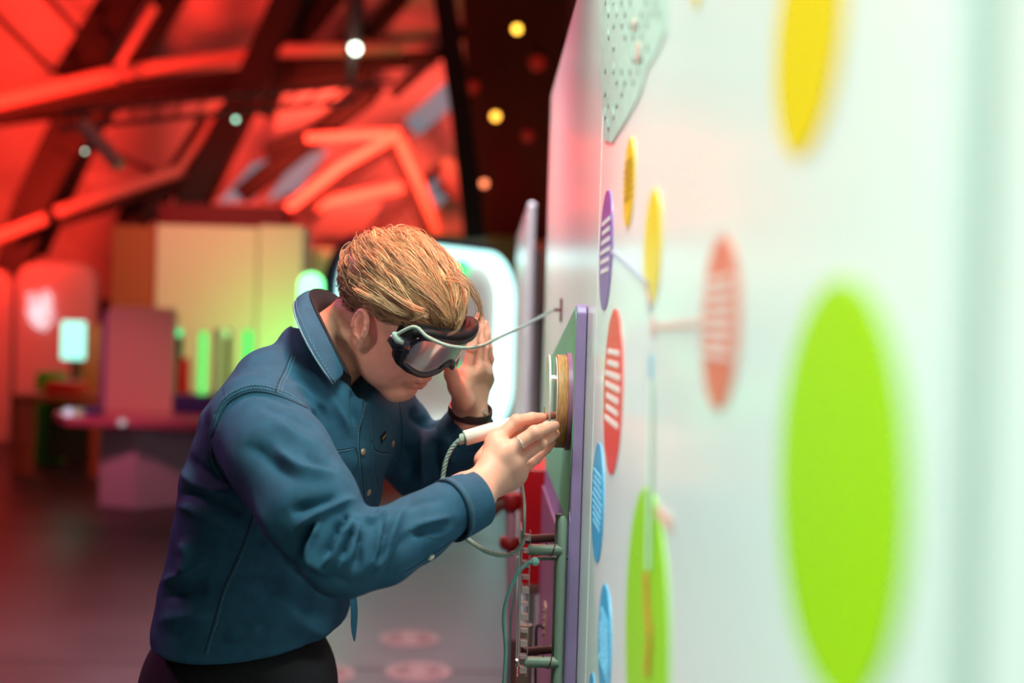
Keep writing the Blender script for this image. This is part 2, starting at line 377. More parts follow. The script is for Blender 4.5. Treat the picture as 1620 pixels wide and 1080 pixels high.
cable('teal_cable', [kb - Vector((.005, .004, 0)), at(834, 892, YS - .014), at(818, 908, YS - .014), at(804, 940, YS - .014), at(797, 975, YS - .014), at(800, 1030, YS - .014), at(797, 1085, YS - .014), at(795, 1150, YS - .01), at(800, 1400, YS), at(806, 1900, YS)], .0026, TEALC, 'teal cable hanging from the pale knob to the bottom of the photo')
cable('grey_cable', [at(820, 880, 1.75), at(814, 930, 1.75), at(808, 985, 1.75), at(806, 1080, 1.75), at(808, 1250, 1.75), at(812, 1700, 1.75)], .0019, mat('grey_cable_rubber', (.22, .26, .25), .5), 'thin grey cable hanging beside the teal cable')
# goggles tether, wall anchor
an = wz(879, 490, WX - .012)
a_ = empty('wall_anchor', (WX, an.y, an.z - .02), 'small brown wall bracket where the goggle cord ends', 'bracket')
s = MB(); s.box((WX - .002, an.y, an.z), (.004, .012, .045), bev=.001); s.build('plate', BROWN, a_)
s = MB(); s.tube([(WX - .004, an.y, an.z), (an.x - .003, an.y, an.z)], .003, n=10); s.build('eyelet', BROWN, a_)

# red cabinet, fittings, wooden block behind the board
Yc = 2.36
c0 = at(829, 741, Yc); c1 = at(867, 927, Yc)
cab = empty('red_cabinet', (c0.x, Yc, c1.z), 'deep red upright metal box behind the hand', 'cabinet')
s = MB(); s.box(((c0.x + WX) / 2 + .0, Yc + .11, (c0.z + c1.z) / 2), (WX - c0.x, .22, c0.z - c1.z), bev=.004); s.build('housing', REDP, cab)
s = MB(); s.box(((c0.x + WX) / 2, Yc - .003, c1.z - .006), (WX - c0.x, .02, .018), bev=.002); s.build('bottom_lip', BROWN, cab)
s = MB(); s.box((c1.x + .004, Yc - .012, (c0.z + c1.z) / 2 - .08), (.013, .02, c0.z - c1.z + .25), bev=.002); s.build('side_post', BROWN, cab)
Yf = 2.5
fit = empty('pipe_fittings', at(815, 900, Yf), 'red and brown pipe fittings left of the red box', 'pipe')
zz = [at(812, y, Yf) for y in (780, 800, 845, 880)]
s = MB(); s.tube(smooth_path([at(768, 812, Yf), at(778, 806, Yf), at(790, 796, Yf), at(812, 792, Yf)], 6), .016, n=16); s.build('handle', BROWN, fit, smooth=True)
s = MB(); s.lathe(at(808, 806, Yf), [(.018, 0), (.022, .006), (.022, .03), (.018, .036)], n=16); s.build('collar_nut', REDN, fit, smooth=True)
s = MB(); s.lathe(at(806, 868, Yf), [(.018, 0), (.023, .006), (.023, .02), (.018, .026)], n=16); s.build('collar_nut', REDN, fit, smooth=True)
s = MB(); s.lathe(at(792, 790, Yf), [(.013, 0), (.018, .004), (.018, .014)], n=16); s.build('red_cap', REDN, fit, smooth=True)
pk = mat('pink_pipe_paint', (.55, .25, .33), .4)
s = MB(); s.tube([at(812, 1010, Yf), at(808, 800, Yf)], .012, n=16); s.build('pipe', pk, fit, smooth=True)
s = MB(); pb = at(812, 1010, Yf); s.tube([(pb.x, pb.y, 0), pb], .012, n=16); s.build('pipe', BROWN, fit, smooth=True)
pan = tag(MB().box((BX0 - .003, 2.06, .78), (.004, .46, .80)).build('pink_panel', mat('mauve_pink_laminate', (.24, .09, .17), .4)), 'mauve pink panel behind the rods, below the wooden disc', 'panel')
wb0 = at(866, 984, 2.02)
blk = empty('wooden_block', (wb0.x, 2.02, wb0.z - .03), 'small pale wooden block on the wall with screws', 'block')
s = MB(); s.box((wb0.x + .006, 2.03, wb0.z), (.022, .05, .062), bev=.003); s.build('block_body', mat('pale_wood', (.50, .33, .18), .5, noise=.2, nscale=50), blk)
for k in range(4):
    s = MB(); s.lathe((wb0.x - .009, 2.012, wb0.z + .022 - k * .014), [(.003, 0), (.003, .005)], axis=(1, 0, 0), n=10); s.build('screw', BROWN, blk)
cable('black_wire', [(wb0.x - .006, 2.0, wb0.z - .006), at(850, 990, 2.0), at(848, 1020, 2.0), at(847, 1085, 2.0), at(847, 1300, 2.0)], .0022, BLACK, 'thin black wire hanging from the wooden block', 'wire')
s = MB(); s.tube([(.075, 1.9, 0), (.075, 1.9, 1.0)], .012, n=14); tag(s.build('standing_pipe', mat('bronze_pipe', (.20, .14, .10), .4), smooth=True), 'bronze brown vertical pipe behind the clear strip', 'pipe')

# ------------------------------------------------------------------ background
def beam(name, pts, wpx, Y, m, label, cat='beam', depth=None, parent=None, roundn=0, Y2=None):
    P = []
    for i, p in enumerate(pts):
        yy = Y if Y2 is None else Y + (Y2 - Y) * i / (len(pts) - 1)
        P.append(at(p[0], p[1], yy))
    ww = wpx * Y / F; s = MB()
    if roundn: s.tube(P, ww / 2, n=roundn)
    else:
        for a, b in zip(P[:-1], P[1:]):
            d = (b - a); L = d.length; q = d.to_track_quat('X', 'Y').to_matrix()
            s.box((a + b) / 2, (L, depth or ww, ww), q, bev=ww * .06)
    o = s.build(name, m, parent, smooth=bool(roundn))
    if label: tag(o, label, cat)
    return o
# roof shell: triangulated membrane facets leaning inwards
shell = MB(); NX, NZ = 13, 6; G = {}
for i in range(NX + 1):
    for j in range(NZ + 1):
        x = -14 + i * 1.55 + (.7 if j % 2 else 0); z = j * 1.9 - .2; yv = 19.5 - .05 * z * z - .35 * z + random.uniform(-.45, .45) - .010 * (x + 3) ** 2
        G[i, j] = (x, yv, z)
idx = {k: n for n, k in enumerate(G)}
fs = []
for i in range(NX):
    for j in range(NZ):
        a, b, c, d = idx[i, j], idx[i + 1, j], idx[i + 1, j + 1], idx[i, j + 1]
        fs += ([(a, b, c), (a, c, d)] if j % 2 == 0 else [(a, b, d), (b, c, d)])
shell.add(list(G.values()), fs)
tag(shell.build('ceiling', MEMB), kind='structure')
# grey windows in the shell
GREYG = mat('grey_roof_glass', (.05, .05, .055), .3, emit=(.34, .40, .46), es=.5)  # emission stands in for cool daylight through the glass
def pane(pts, Y, m, name, label, cat, th=.05):
    s = MB(); s.prism([at(x, y, Y) for x, y in pts], (0, th, 0)); return tag(s.build(name, m), label, cat)
s = MB()
DK = STEEL; RS = REDST
B = [
 ([(-20, 182), (225, 150), (400, 128), (580, 112)], 34, 13.9, DK, 0, 'long dark strip for the shaded underside of the upper red tubes'),  # shade under the tubes modelled as a separate dark bar
 ([(200, -20), (110, 130)], 44, 14.8, DK, 0, 'wide dark girder at the top left behind the junction'),
 ([(530, -20), (455, 70), (410, 180)], 40, 13.6, DK, 0, 'dark girder just right of the wide dark girder'),
 ([(110, 180), (40, 330), (15, 430)], 34, 14.2, DK, 0, 'dark leg of the girder above the left display boards'),
 ([(300, 280), (235, 300), (205, 360)], 40, 13.8, DK, 0, 'dark girder foot behind the brown end of the cream block'),
 ([(60, 365), (20, 440)], 30, 13.4, DK, 0, 'short dark post above the left display boards'),
 ([(590, 150), (505, 215), (420, 240)], 22, 15, DK, 0, 'dark beam left of the middle junction'),
 ([(560, 100), (690, 92)], 22, 15.1, DK, 0, 'dark beam behind the white lamp'),
 # pts, width px, Y, material, round, label
 ([(285, -30), (205, 105), (110, 245), (10, 430)], 34, 14, DK, 0, 'dark slanting steel roof girder at the far left'),
 ([(225, -30), (140, 110)], 30, 14.5, DK, 0, 'dark slanting steel girder left of the red junction'),
 ([(150, 190), (55, 400)], 30, 14.5, DK, 0, 'short dark girder under the red beam at the left'),
 ([(470, -30), (395, 140), (290, 350)], 44, 13, DK, 0, 'wide dark girder running down to the cream panel'),
 ([(-20, 165), (180, 118)], 26, 13.6, RS, 12, 'red lit tube at the upper left edge'),
 ([(-20, 190), (180, 142), (420, 118)], 22, 13.7, DK, 0, 'dark strip for the shaded underside of the red tubes at the upper left'),  # second dark bar for the shade under the tubes
 ([(180, 118), (285, 100), (400, 86)], 22, 13.6, RS, 12, 'red lit tube right of the upper junction'),
 ([(90, 336), (287, 270)], 20, 13, RS, 12, 'red lit tube at the lower junction'),
 ([(95, 352), (287, 288)], 14, 13.1, DK, 0, 'dark strip for the shaded underside of the lower red tube'),  # unlit lower side of the tube put in as a dark bar
 ([(-20, 382), (75, 345)], 20, 13, RS, 12, 'red lit tube at the left edge above the red pods'),
 ([(350, 170), (285, 268)], 14, 13, RS, 10, 'thin red strut above the lower junction'),
 ([(185, 110), (245, 10)], 14, 13.3, RS, 10, 'thin red strut above the upper junction'),
 ([(330, 190), (235, 345)], 26, 13.2, DK, 0, 'dark strut right of the lower junction'),
 ([(60, -20), (180, 110)], 9, 14, DK, 0, 'thin dark strut crossing the upper left corner'),
 ([(-10, 20), (85, 115)], 9, 14, DK, 0, 'thin dark strut beside the upper left corner'),
 ([(190, -10), (120, 100)], 12, 15, RS, 10, 'thin red strut in the upper left corner'),
 ([(150, 230), (240, 270), (235, 300)], 9, 14, DK, 0, 'thin bent dark brace by the lower junction'),
 ([(430, 80), (635, 76)], 22, 13, RS, 12, 'bright red tube behind the white lamp'),
 ([(430, 96), (640, 92)], 9, 13.1, DK, 0, 'dark strip for the shaded underside of the tube behind the white lamp'),  # thin dark bar in place of shade below the tube
 ([(485, 218), (628, 210)], 16, 14.5, RS, 12, 'pale red tube meeting the middle junction'),
 ([(628, 210), (668, 300), (706, 400)], 20, 14.4, RS, 12, 'red tube falling right from the middle junction'),
 ([(618, 222), (655, 310), (690, 400)], 22, 14.6, DK, 0, 'dark beam beside the falling red tube'),
 ([(625, 214), (540, 262), (455, 330)], 18, 14.5, RS, 12, 'red tube falling left from the middle junction'),
 ([(610, 235), (540, 285), (440, 362)], 16, 14.8, DK, 0, 'dark beam under the left falling tube'),
 ([(660, 290), (530, 318), (500, 325)], 22, 15, RS, 12, 'bright red tube above the glowing frame'),
 ([(600, 130), (480, 230), (380, 310)], 28, 15.2, DK, 0, 'dark slanting beam in the middle of the roof'),
 ([(580, 40), (500, 110)], 26, 15.4, DK, 0, 'dark slanting beam behind the hanging lamp post'),
 ([(700, -20), (730, 180), (752, 380)], 34, 10, DK, 0, 'tall dark column right of the roof lights'),
 ([(640, -10), (580, 60)], 24, 15.4, DK, 0, 'dark beam at the top middle of the roof'),
 ([(700, 260), (640, 320), (560, 395)], 12, 15, DK, 0, 'thin dark beam crossing behind the column'),
 ([(745, 40), (620, 150)], 15, 15.5, DK, 0, 'dark beam left of the tall column'),
]
for pts, wd, Y, m, rn, lb in B:
    beam('roof_tube' if rn else 'roof_beam', pts, wd, Y, m, lb, 'roof beam', roundn=rn)
for (x, y, r, lb) in ((178, 120, 13, 'red ball joint at the upper junction'), (287, 271, 11, 'red ball joint at the lower junction'), (627, 212, 12, 'red ball joint at the middle junction')):
    c = at(x, y, 13.2); rr = r * 13.2 / F
    s = MB(); s.lathe(c, [(rr * math.sin(a), -rr * math.cos(a)) for a in np.linspace(.05, PI - .05, 10)], n=16)
    tag(s.build('ball_joint', RS, smooth='all'), lb, 'joint')
# windows, pale slanted
for k, (pts, lb) in enumerate([
  ([(345, 320), (400, 258), (455, 245), (400, 318)], 'grey roof window above the cream panel'),
  ([(420, 318), (470, 250), (520, 235), (470, 300)], 'grey roof window left of the glowing frame'),
  ([(640, 190), (705, 130), (720, 165), (660, 215)], 'grey roof window beside the tall column'),
  ([(655, 300), (715, 270), (722, 300), (670, 345)], 'lower grey roof window beside the tall column')]):
    pane(pts, 16.2, GREYG, 'roof_window', lb, 'window')
# lighting truss
tr = empty('lighting_truss', at(330, 170, 7.5), 'thin brown lighting truss hanging across the left of the roof', 'truss')
TM = mat('truss_metal', (.22, .10, .08), .5)
A0, A1 = (100, 176), (625, 128); C0, C1 = (92, 204), (560, 160)
Yt = 7.5
for (a, b) in ((A0, A1), (C0, C1)):
    s = MB(); s.tube([at(*a, Yt), at(*b, Yt)], .018, n=8); s.build('chord', TM, tr)
for k in range(14):
    t0, t1 = k / 14, (k + .5) / 14
    p = [A0[i] + (A1[i] - A0[i]) * t0 for i in (0, 1)]; q = [C0[i] + (C1[i] - C0[i]) * t1 for i in (0, 1)]
    s = MB(); s.tube([at(*p, Yt), at(*q, Yt)], .008, n=6); s.build('brace', TM, tr)
# stage lamp cluster on the truss
cl = empty('stage_lamp', at(160, 215, Yt), 'red lit stage lamp hanging from the truss at the left', 'lamp')
s = MB(); s.tube([at(130, 195, Yt), at(190, 262, Yt)], .05, n=14); s.build('lamp_body', RS, cl, smooth=True)
s = MB(); s.tube([at(128, 175, Yt), at(140, 205, Yt)], .02, n=8); s.build('bracket', TM, cl)
# lamp post hanging in the middle
lp = empty('hanging_lamp', at(562, 77, 9), 'white roof lamp on a grey hanging post', 'lamp')
s = MB(); s.tube([at(562, -40, 9), at(560, 60, 9), at(553, 135, 9)], [.075, .07, .03], n=14); s.build('post', mat('grey_post', (.22, .13, .12), .5), lp, smooth=True)
def bulb(px, py, rx, Y, color, st, name, label, parent=None, cat='lamp', hood=True):
    c = at(px, py, Y); r = rx * Y / F
    root = parent or empty(name, c, label, cat)
    em = mat('lamp_glow', (.02, .02, .02), .5, emit=color, es=st)
    s = MB(); s.lathe(c, [(r * math.sin(a), -r * math.cos(a)) for a in np.linspace(.05, PI - .05, 9)], n=14); s.build('bulb', em, root, smooth='all')
    if hood: s = MB(); s.lathe(c + Vector((0, 0, r * .8)), [(r * 1.0, 0), (r * .9, r * .5), (r * .3, r * 1.1)], n=14); s.build('lamp_cap', STEEL, root, smooth=True)
    return root
bulb(562, 77, 9, 8.8, (.85, 1, .8), 7, '', '', parent=lp, hood=False)
bulb(818, 46, 7, 9, (1, .50, .05), 5, 'orange_lamp', 'topmost orange round lamp beside the white wall')
bulb(784, 184, 7, 10, (1, .44, .05), 4.5, 'orange_lamp', 'middle orange round lamp beside the white wall')
bulb(766, 290, 6, 11, (1, .24, .10), 3, 'orange_lamp', 'lowest orange round lamp beside the white wall')
bulb(373, 189, 3, 9, (.5, 1, .7), 5, 'small_lamp', 'small pale green lamp in front of the wide dark girder')
bulb(134, 239, 2, 9, (.7, .9, .7), 5, 'small_lamp', 'small dim white lamp at the far left of the roof')
# dark service wall at the right of the roof, with dim red spots
dw = mat('dark_roof_cladding', (.030, .012, .010), .7, noise=.4, nscale=1.2)
s = MB(); s.prism([at(728, -60, 14), at(900, -60, 12), at(900, 380, 12), at(748, 380, 14)], (0, .2, 0)); tag(s.build('wall_back', dw), kind='structure')
for (x, y, r, lb) in ((748, 138, 14, 'dim red glow lamp beside the column'), (835, 215, 12, 'dim red round lamp near the middle orange lamp'), (850, 100, 16, 'dim red round lamp near the topmost orange lamp')):
    bulb(x, y, r * .8, 11, (.7, .02, .01), .25, 'red_lamp', lb)

# cream exhibition block with brown side
CR = mat('cream_panel', (.80, .62, .50), .6); BR = mat('orange_brown_panel', (.42, .10, .04), .6)
Yk = 11.5
blk2 = empty('exhibition_block', (at(330, 700, Yk).x, Yk, 0), 'tall cream exhibition block with an orange brown side', 'exhibition stand')
def vbox(name, x0, x1, ytop, Y, depth, m, parent, zb=0.0):
    a = at(x0, ytop, Y); b = at(x1, ytop, Y); s = MB()
    zt_ = (a.z + b.z) / 2
    s.box(((a.x + b.x) / 2, Y + depth / 2, (zt_ + zb) / 2), (b.x - a.x, depth, zt_ - zb), bev=.01)
    return s.build(name, m, parent)
vbox('front_panel', 248, 408, 357, Yk, .5, CR, blk2)
vbox('side_panel', 178, 247, 357, Yk + .02, .48, BR, blk2)
vbox('front_panel', 410, 480, 357, Yk - .02, .5, CR, blk2)
vbox('top_fascia', 250, 452, 324, Yk + .3, .5, mat('dark_red_fascia', (.16, .004, .01), .6), blk2, zb=at(300, 356, Yk).z)
vbox('salmon_board', 481, 532, 392, 12.3, .06, mat('salmon_panel', (.75, .42, .30), .6), None)
tag(bpy.data.objects['salmon_board'], 'salmon board between the cream block and the glowing frame', 'board')
# green glowing column lamp
gl = mat('green_glow', (1, 1, 1), .5, emit=(.16, 1.0, .30), es=4.5)
g0 = at(493, 432, 8.5)
gc = empty('glowing_column', (g0.x, g0.y, 0), 'white green glowing column behind the collar', 'lamp')
s = MB(); rr = 19 * 8.5 / F; s.lathe((g0.x, g0.y, .7), [(rr, 0), (rr, g0.z - .7 - rr)] + [(rr * math.cos(a), g0.z - .7 - rr + rr * math.sin(a)) for a in np.linspace(.2, 1.5, 6)], n=20); s.build('glow_tube', gl, gc, smooth=True)
s = MB(); s.lathe((g0.x, g0.y, 0), [(rr * 1.3, 0), (rr * 1.3, .68), (rr, .7)], n=20); s.build('base', STEEL, gc, smooth=True)
light('green_light', 'AREA', at(462, 610, 10.7), at(446, 480, Yk), 17, (.08, 1, .16), .3, .5)
# table with pedestal and panel
Ya = 8.9
PK = mat('pink_table_top', (.55, .12, .22), .3); MV = mat('mauve_pedestal', (.65, .48, .62), .45); MV2 = mat('mauve_pedestal_side', (.28, .17, .16), .5)
ta = on_floor(215, 803); tt = at(200, 655, ta.y)
tab = empty('pedestal_table', (ta.x, ta.y, 0), 'pink topped table on a wide mauve pedestal at the left', 'table')
def poly_prism(name, pts, z0, z1, m, parent):
    s = MB(); s.prism([(x, y, z0) for x, y in pts], (0, 0, z1 - z0)); return s.build(name, m, parent, bev=.006)
def fx(px, py=800): return on_floor(px, py)
x0, x1, x2 = at(152, 800, ta.y).x, at(218, 800, ta.y).x, at(292, 800, ta.y + .25).x
poly_prism('pedestal', [(x0, ta.y + .05), (x1, ta.y - .1), (x2 + .35, ta.y + .45), (x2 + .2, ta.y + 1.1), (x0 + .1, ta.y + .9)], 0, tt.z - .07, MV, tab)
L_, R_ = at(78, 660, ta.y).x, at(345, 660, ta.y).x
poly_prism('table_top', [(L_, ta.y + .1), (L_ + .25, ta.y - .35), (R_ + .5, ta.y - .35), (R_ + .5, ta.y + .6), (R_ + .3, ta.y + 1.4), (L_ + .2, ta.y + 1.3)], tt.z - .07, tt.z, PK, tab)
pn = empty('display_panel', (at(220, 650, ta.y).x, ta.y + .2, tt.z), 'rounded pink display panel standing on the pink table', 'panel')
a = at(170, 484, ta.y + .2); b = at(277, 484, ta.y + .2); r = .06
pts = [(a.x, tt.z), (a.x, a.z - r)] + [(a.x + r - r * math.cos(t), a.z - r + r * math.sin(t)) for t in np.linspace(.2, PI / 2, 5)] + [(b.x - r + r * math.sin(t), a.z - r + r * math.cos(t)) for t in np.linspace(0, PI / 2, 5)] + [(b.x, tt.z)]
s = MB(); s.prism([(x, ta.y + .2, z) for x, z in pts], (0, .09, 0)); s.build('panel_face', mat('pink_panel_face', (.70, .34, .34), .5), pn, bev=.004)
s = MB(); s.box((a.x - .02, ta.y + .26, (tt.z + a.z) / 2 - .03), (.045, .12, a.z - tt.z - .06), bev=.01); s.build('side_edge', mat('violet_edge', (.25, .08, .38), .4), pn)
ts = at(262, 650, ta.y + .1).x
tray = tag(MB().box((at(292, 635, ta.y).x + .1, ta.y + .35, tt.z + .075), (.5, .3, .15), bev=.015).build('navy_box', mat('navy_plastic', (.03, .02, .16), .4)), 'navy blue box standing on the pink table', 'box')
def standing(px, ytop, wpx, m, name, label, cat='tube', z0=None, glow=False, Yq=None):
    Yq = Yq or ta.y + .35; p = at(px, ytop, Yq); zb = tt.z + .15 if z0 is None else z0; r = wpx / 2 * Yq / F
    s = MB(); s.lathe((p.x, Yq, zb), [(r, 0), (r, p.z - zb - r * .6), (r * .6, p.z - zb)], n=14)
    return tag(s.build(name, m, smooth=True), label, cat)
GT = mat('green_lit_tube', (.2, .9, .3), .3, emit=(.08, .9, .16), es=.9); CT = mat('clear_grey_tube', (.5, .5, .42), .2)
standing(322, 524, 14, GT, 'liquid_tube', 'green tube on the navy box, next to the red figure')
standing(392, 522, 16, GT, 'liquid_tube', 'green tube further right, partly behind the shoulder')
standing(292, 566, 18, mat('red_figure', (.8, .01, .01), .4), 'red_bottle', 'red bottle on the navy box', 'bottle')
standing(284, 520, 12, mat('dark_tube', (.04, .05, .06), .4), 'dark_tube', 'dark tube behind the red bottle', Yq=ta.y + .42)
standing(276, 528, 6, mat('violet_tube', (.35, .1, .5), .4), 'violet_tube', 'thin violet tube at the left end of the navy box', Yq=ta.y + .42)
standing(345, 520, 12, CT, 'clear_tube', 'clear grey tube between the two green tubes')
standing(362, 520, 10, mat('dark_tube', (.10, .06, .07), .4), 'dark_tube', 'dark tube left of the rightmost green tube', Yq=ta.y + .42)
bulb(283, 526, 6, ta.y + .3, (.05, .9, .3), 1.5, 'status_light', 'round green light on top of the dark tube', cat='light', hood=False)
bulb(357, 527, 6, ta.y + .3, (.45, .9, .3), 1.2, 'status_light', 'round yellow green light right of the first green tube', cat='light', hood=False)
tag(MB().box(Vector((at(148, 652, ta.y - .1).x, ta.y - .1, tt.z + .026)), (.12, .12, .05), bev=.01).build('blue_object', mat('blue_object', (.02, .04, .25), .4)), 'small dark blue object lying on the left of the pink table', 'object')
bulb(108, 652, 7, ta.y - .28, (.9, .75, 1), .8, 'table_light', 'small round white light at the left tip of the pink table', cat='light', hood=False)
bulb(193, 668, 6, ta.y - .38, (.9, .75, .8), .5, 'table_light', 'small round pinkish light on the front of the pink table', cat='light', hood=False)
# left distance: orange table, screen, pods
og = mat('orange_wood', (.50, .13, .04), .5)
lt = on_floor(90, 752); Yl = lt.y
ot = empty('orange_table', (lt.x, Yl, 0), 'small orange framed table at the far left', 'table')
zt2 = at(90, 625, Yl).z
X0, X1 = at(20, 700, Yl).x, at(158, 700, Yl).x
MB().box(((X0 + X1) / 2, Yl + .35, zt2 - .03), (X1 - X0, .8, .06), bev=.01).build('table_top', og, ot)
for x in (X0 + .04, (X0 + X1) / 2 - .25, X1 - .04):
    MB().box((x, Yl, zt2 / 2 - .03), (.08, .06, zt2 - .06), bev=.008).build('leg', og, ot)
MB().box(((X0 + X1) / 2, Yl + .7, zt2 / 2 - .03), (X1 - X0 - .1, .04, zt2 - .2), bev=.008).build('back_panel', mat('olive_panel', (.05, .05, .01), .6), ot)
tag(MB().box((at(88, 594, Yl).x, Yl + .3, zt2 + .06), (.36, .3, .12), bev=.04).build('red_cushion', mat('bright_red_plastic', (.85, .06, .03), .4)), 'bright red object on the orange table', 'object')
gb = at(80, 660, Yl + .95)
tag(MB().box((gb.x, gb.y, .45), (.24, .2, .9), bev=.02).build('green_box', mat('green_box', (.05, .5, .02), .5)), 'green box behind the orange table', 'box')
Ys = Yl + .8
sc = empty('screen', (at(116, 565, Ys).x, Ys, 0), 'bright cyan screen on a thin stand at the left', 'screen')
c = at(116, 538, Ys); MB().box(c, (36 * Ys / F, .05, 60 * Ys / F), bev=.01).build('screen_glass', mat('cyan_screen', (.1, .1, .1), .3, emit=(.35, 1, .8), es=1.6), sc)
MB().box((c.x, Ys + .03, (c.z) / 2), (.05, .04, c.z), bev=.005).build('stand', STEEL, sc)
MB().box((c.x, Ys + .03, .01), (.2, .2, .02), bev=.005).build('foot', STEEL, sc)
oc = at(150, 512, Ys + .6)
tag(MB().box((oc.x, oc.y, oc.z / 2), (50 * (Ys + .6) / F, .3, oc.z), bev=.02).build('orange_cabinet', mat('orange_cabinet', (.62, .24, .07), .5)), 'orange cabinet behind the cyan screen', 'cabinet')
# red pods (rounded upright boards) with lettering glow
podm = mat('pod_laminate', (.74, .50, .48), .5)
def pod(x0, x1, yt, Yq, label):
    a = at(x0, yt, Yq); b = at(x1, yt, Yq); z = (a.z + b.z) / 2; r = .22
    pts = [(a.x, 0), (a.x, z - r)] + [(a.x + r - r * math.cos(t), z - r + r * math.sin(t)) for t in np.linspace(.2, PI / 2, 6)] + [(b.x - r + r * math.sin(t), z - r + r * math.cos(t)) for t in np.linspace(0, PI / 2, 6)] + [(b.x, 0)]
    s = MB(); s.prism([(x, Yq, zz) for x, zz in pts], (0, .2, 0)); return tag(s.build('upright_board', podm, bev=.02), label, 'display board')
pd = pod(26, 150, 416, 13.0, 'rounded red lit display board with white glowing writing')
pod(-110, 19, 424, 13.0, 'rounded red lit display board cut off by the left edge')
s = MB(); q = np.array([(50, 470), (52, 480), (49, 492), (53, 505), (60, 512), (68, 516), (75, 508), (78, 495), (72, 486), (76, 475), (72, 466), (66, 490), (60, 500), (56, 496), (66, 478)], float)
for i, (x, y) in enumerate(q):
    c = at(x, y, 12.97); t = np.linspace(0, 2 * PI, 9)
    s.tube([c + Vector((math.cos(v) * .045, 0, math.sin(v) * .04)) for v in t], .007, n=5)
s.build('glowing_writing', mat('white_neon', (1, 1, 1), .5, emit=(.75, .9, 1), es=1.0), pd)
# low partition behind everything to close the horizon
s = MB(); s.prism([(-14, 15.6, 0), (1.5, 15.6, 0), (1.5, 15.6, 1.7), (-14, 15.6, 1.7)], (0, .2, 0)); tag(s.build('wall_back', mat('dark_back_wall', (.10, .03, .03), .7)), kind='structure')
light('pod_flood', 'SPOT', (-5.2, 9.5, 3.6), (-6.2, 13.0, 1.9), 700, (1, .05, .03), .3, angle=60, blend=1)

# glowing rounded frame
NEON = mat('cyan_white_neon', (1, 1, 1), .5, emit=(.50, 1.0, .95), es=2.7)
NAVY = mat('navy_frame', (.012, .02, .09), .35)
YL_, YR_ = 9.5, 11.6
pl = at(534, 370, YL_); pr = at(808, 405, YR_)
ztop, zbot = (pl.z + pr.z) / 2, .42
ex = (Vector((pr.x, YR_, 0)) - Vector((pl.x, YL_, 0))); W_ = ex.length; ex.normalize(); ny = Vector((0, 0, 1)).cross(ex)
org = Vector((pl.x, YL_, 0))
def ring(w0, off, rad):                               # rounded rectangle path inset by off
    r = rad - off; x0, x1, z0, z1 = off, W_ - off, zbot + off, ztop - off; out = []
    for cx, cz, a0 in ((x1 - r, z1 - r, 0), (x0 + r, z1 - r, 90), (x0 + r, z0 + r, 180), (x1 - r, z0 + r, 270)):
        for k in range(9):
            a = math.radians(a0 + k * 11.25); out.append((cx + r * math.cos(a), cz + r * math.sin(a)))
    return out
def ring_mesh(off0, off1, y0, y1, rad=.46):
    a = ring(0, off0, rad); b = ring(0, off1, rad); n = len(a); s = MB(); vs = []
    for ringp, yy in ((a, y0), (b, y0), (b, y1), (a, y1)):
        for x, z in ringp: vs.append(org + ex * x + ny * yy + Vector((0, 0, z)))
    fs = []
    for q in range(4):
        for k in range(n): k2 = (k + 1) % n; fs.append((q * n + k, q * n + k2, ((q + 1) % 4) * n + k2, ((q + 1) % 4) * n + k))
    return s.add(vs, fs)
fr = empty('glowing_frame', org + ex * (W_ / 2), 'upright rounded frame glowing cyan white behind the head', 'light frame')
ring_mesh(-.06, .0, -.02, .10).build('outer_frame', NAVY, fr)
ring_mesh(.0, .125, -.06, .06).build('light_band', NEON, fr)
s = MB(); rp = ring(0, .125, .46); s.prism([org + ex * x + ny * .062 + Vector((0, 0, z)) for x, z in rp], ny * .03); s.build('inner_panel', mat('self_lit_panel', (.75, .55, .52), .6, emit=(.62, .45, .42), es=.4), fr)  # weak emission put in to brighten the panel inside the light band
for x in (.35, W_ - .35):
    p = org + ex * x; MB().box((p.x, p.y, (zbot - .03) / 2), (.08, .08, zbot - .03), bev=.01).build('leg', NAVY, fr)
pp = at(742, 440, 5.2)
bulb(728, 425, 16, 10.8, (.1, 1, .3), 1.2, 'green_button', 'round green light inside the glowing frame', cat='light', hood=False)
bulb(722, 588, 14, 10.8, (.02, .8, .2), 1.0, 'green_button', 'green light seen between goggles and palm', cat='light', hood=False)
# ochre and dark boards right behind the frame
tag(MB().box((at(745, 395, 12.2).x, 12.2, at(745, 372, 12.2).z / 2), (1.2, .2, at(745, 372, 12.2).z), bev=.02).build('ochre_board', mat('ochre_board', (.30, .15, .06), .6)), 'ochre brown board behind the top right of the glowing frame', 'board')
# floor discs
for (x, y, r, lb) in ((648, 1010, .14, 'round pale inlay in the floor, nearest the hem of the shirt'), (662, 1062, .14, 'round pale inlay in the floor, nearest the camera'), (512, 1066, .13, 'round pale inlay in the floor, half behind the trousers')):
    p = on_floor(x, y); root = empty('floor_inlay', (p.x, p.y, 0), lb, 'floor inlay', 'round inlays in the floor')
    s = MB(); s.lathe((p.x, p.y, 0), [(r, 0), (r, .003), (r * .92, .004)], n=40); s.build('rim', mat('pinkish_resin', (.17, .09, .085), .4), root)
    for k in range(14):
        a = k / 14 * 2 * PI; s = MB(); s.tube([(p.x + math.cos(a) * r * .35, p.y + math.sin(a) * r * .35, .005), (p.x + math.cos(a) * r * .85, p.y + math.sin(a) * r * .85, .005)], .004, n=6); s.build('spoke', mat('dark_spoke', (.10, .055, .05), .5) if k == 0 else bpy.data.materials['dark_spoke'], root)
# floor joints
s = MB()
for yy in (4.9, 7.9, 10.9): s.box((-4, yy, .001), (12, .012, .002))
for xx in (-.95, -3.9): s.box((xx, 8, .001), (.012, 14, .002))
tag(s.build('trim_2', mat('floor_joint', (.05, .02, .02), .6)), kind='structure')

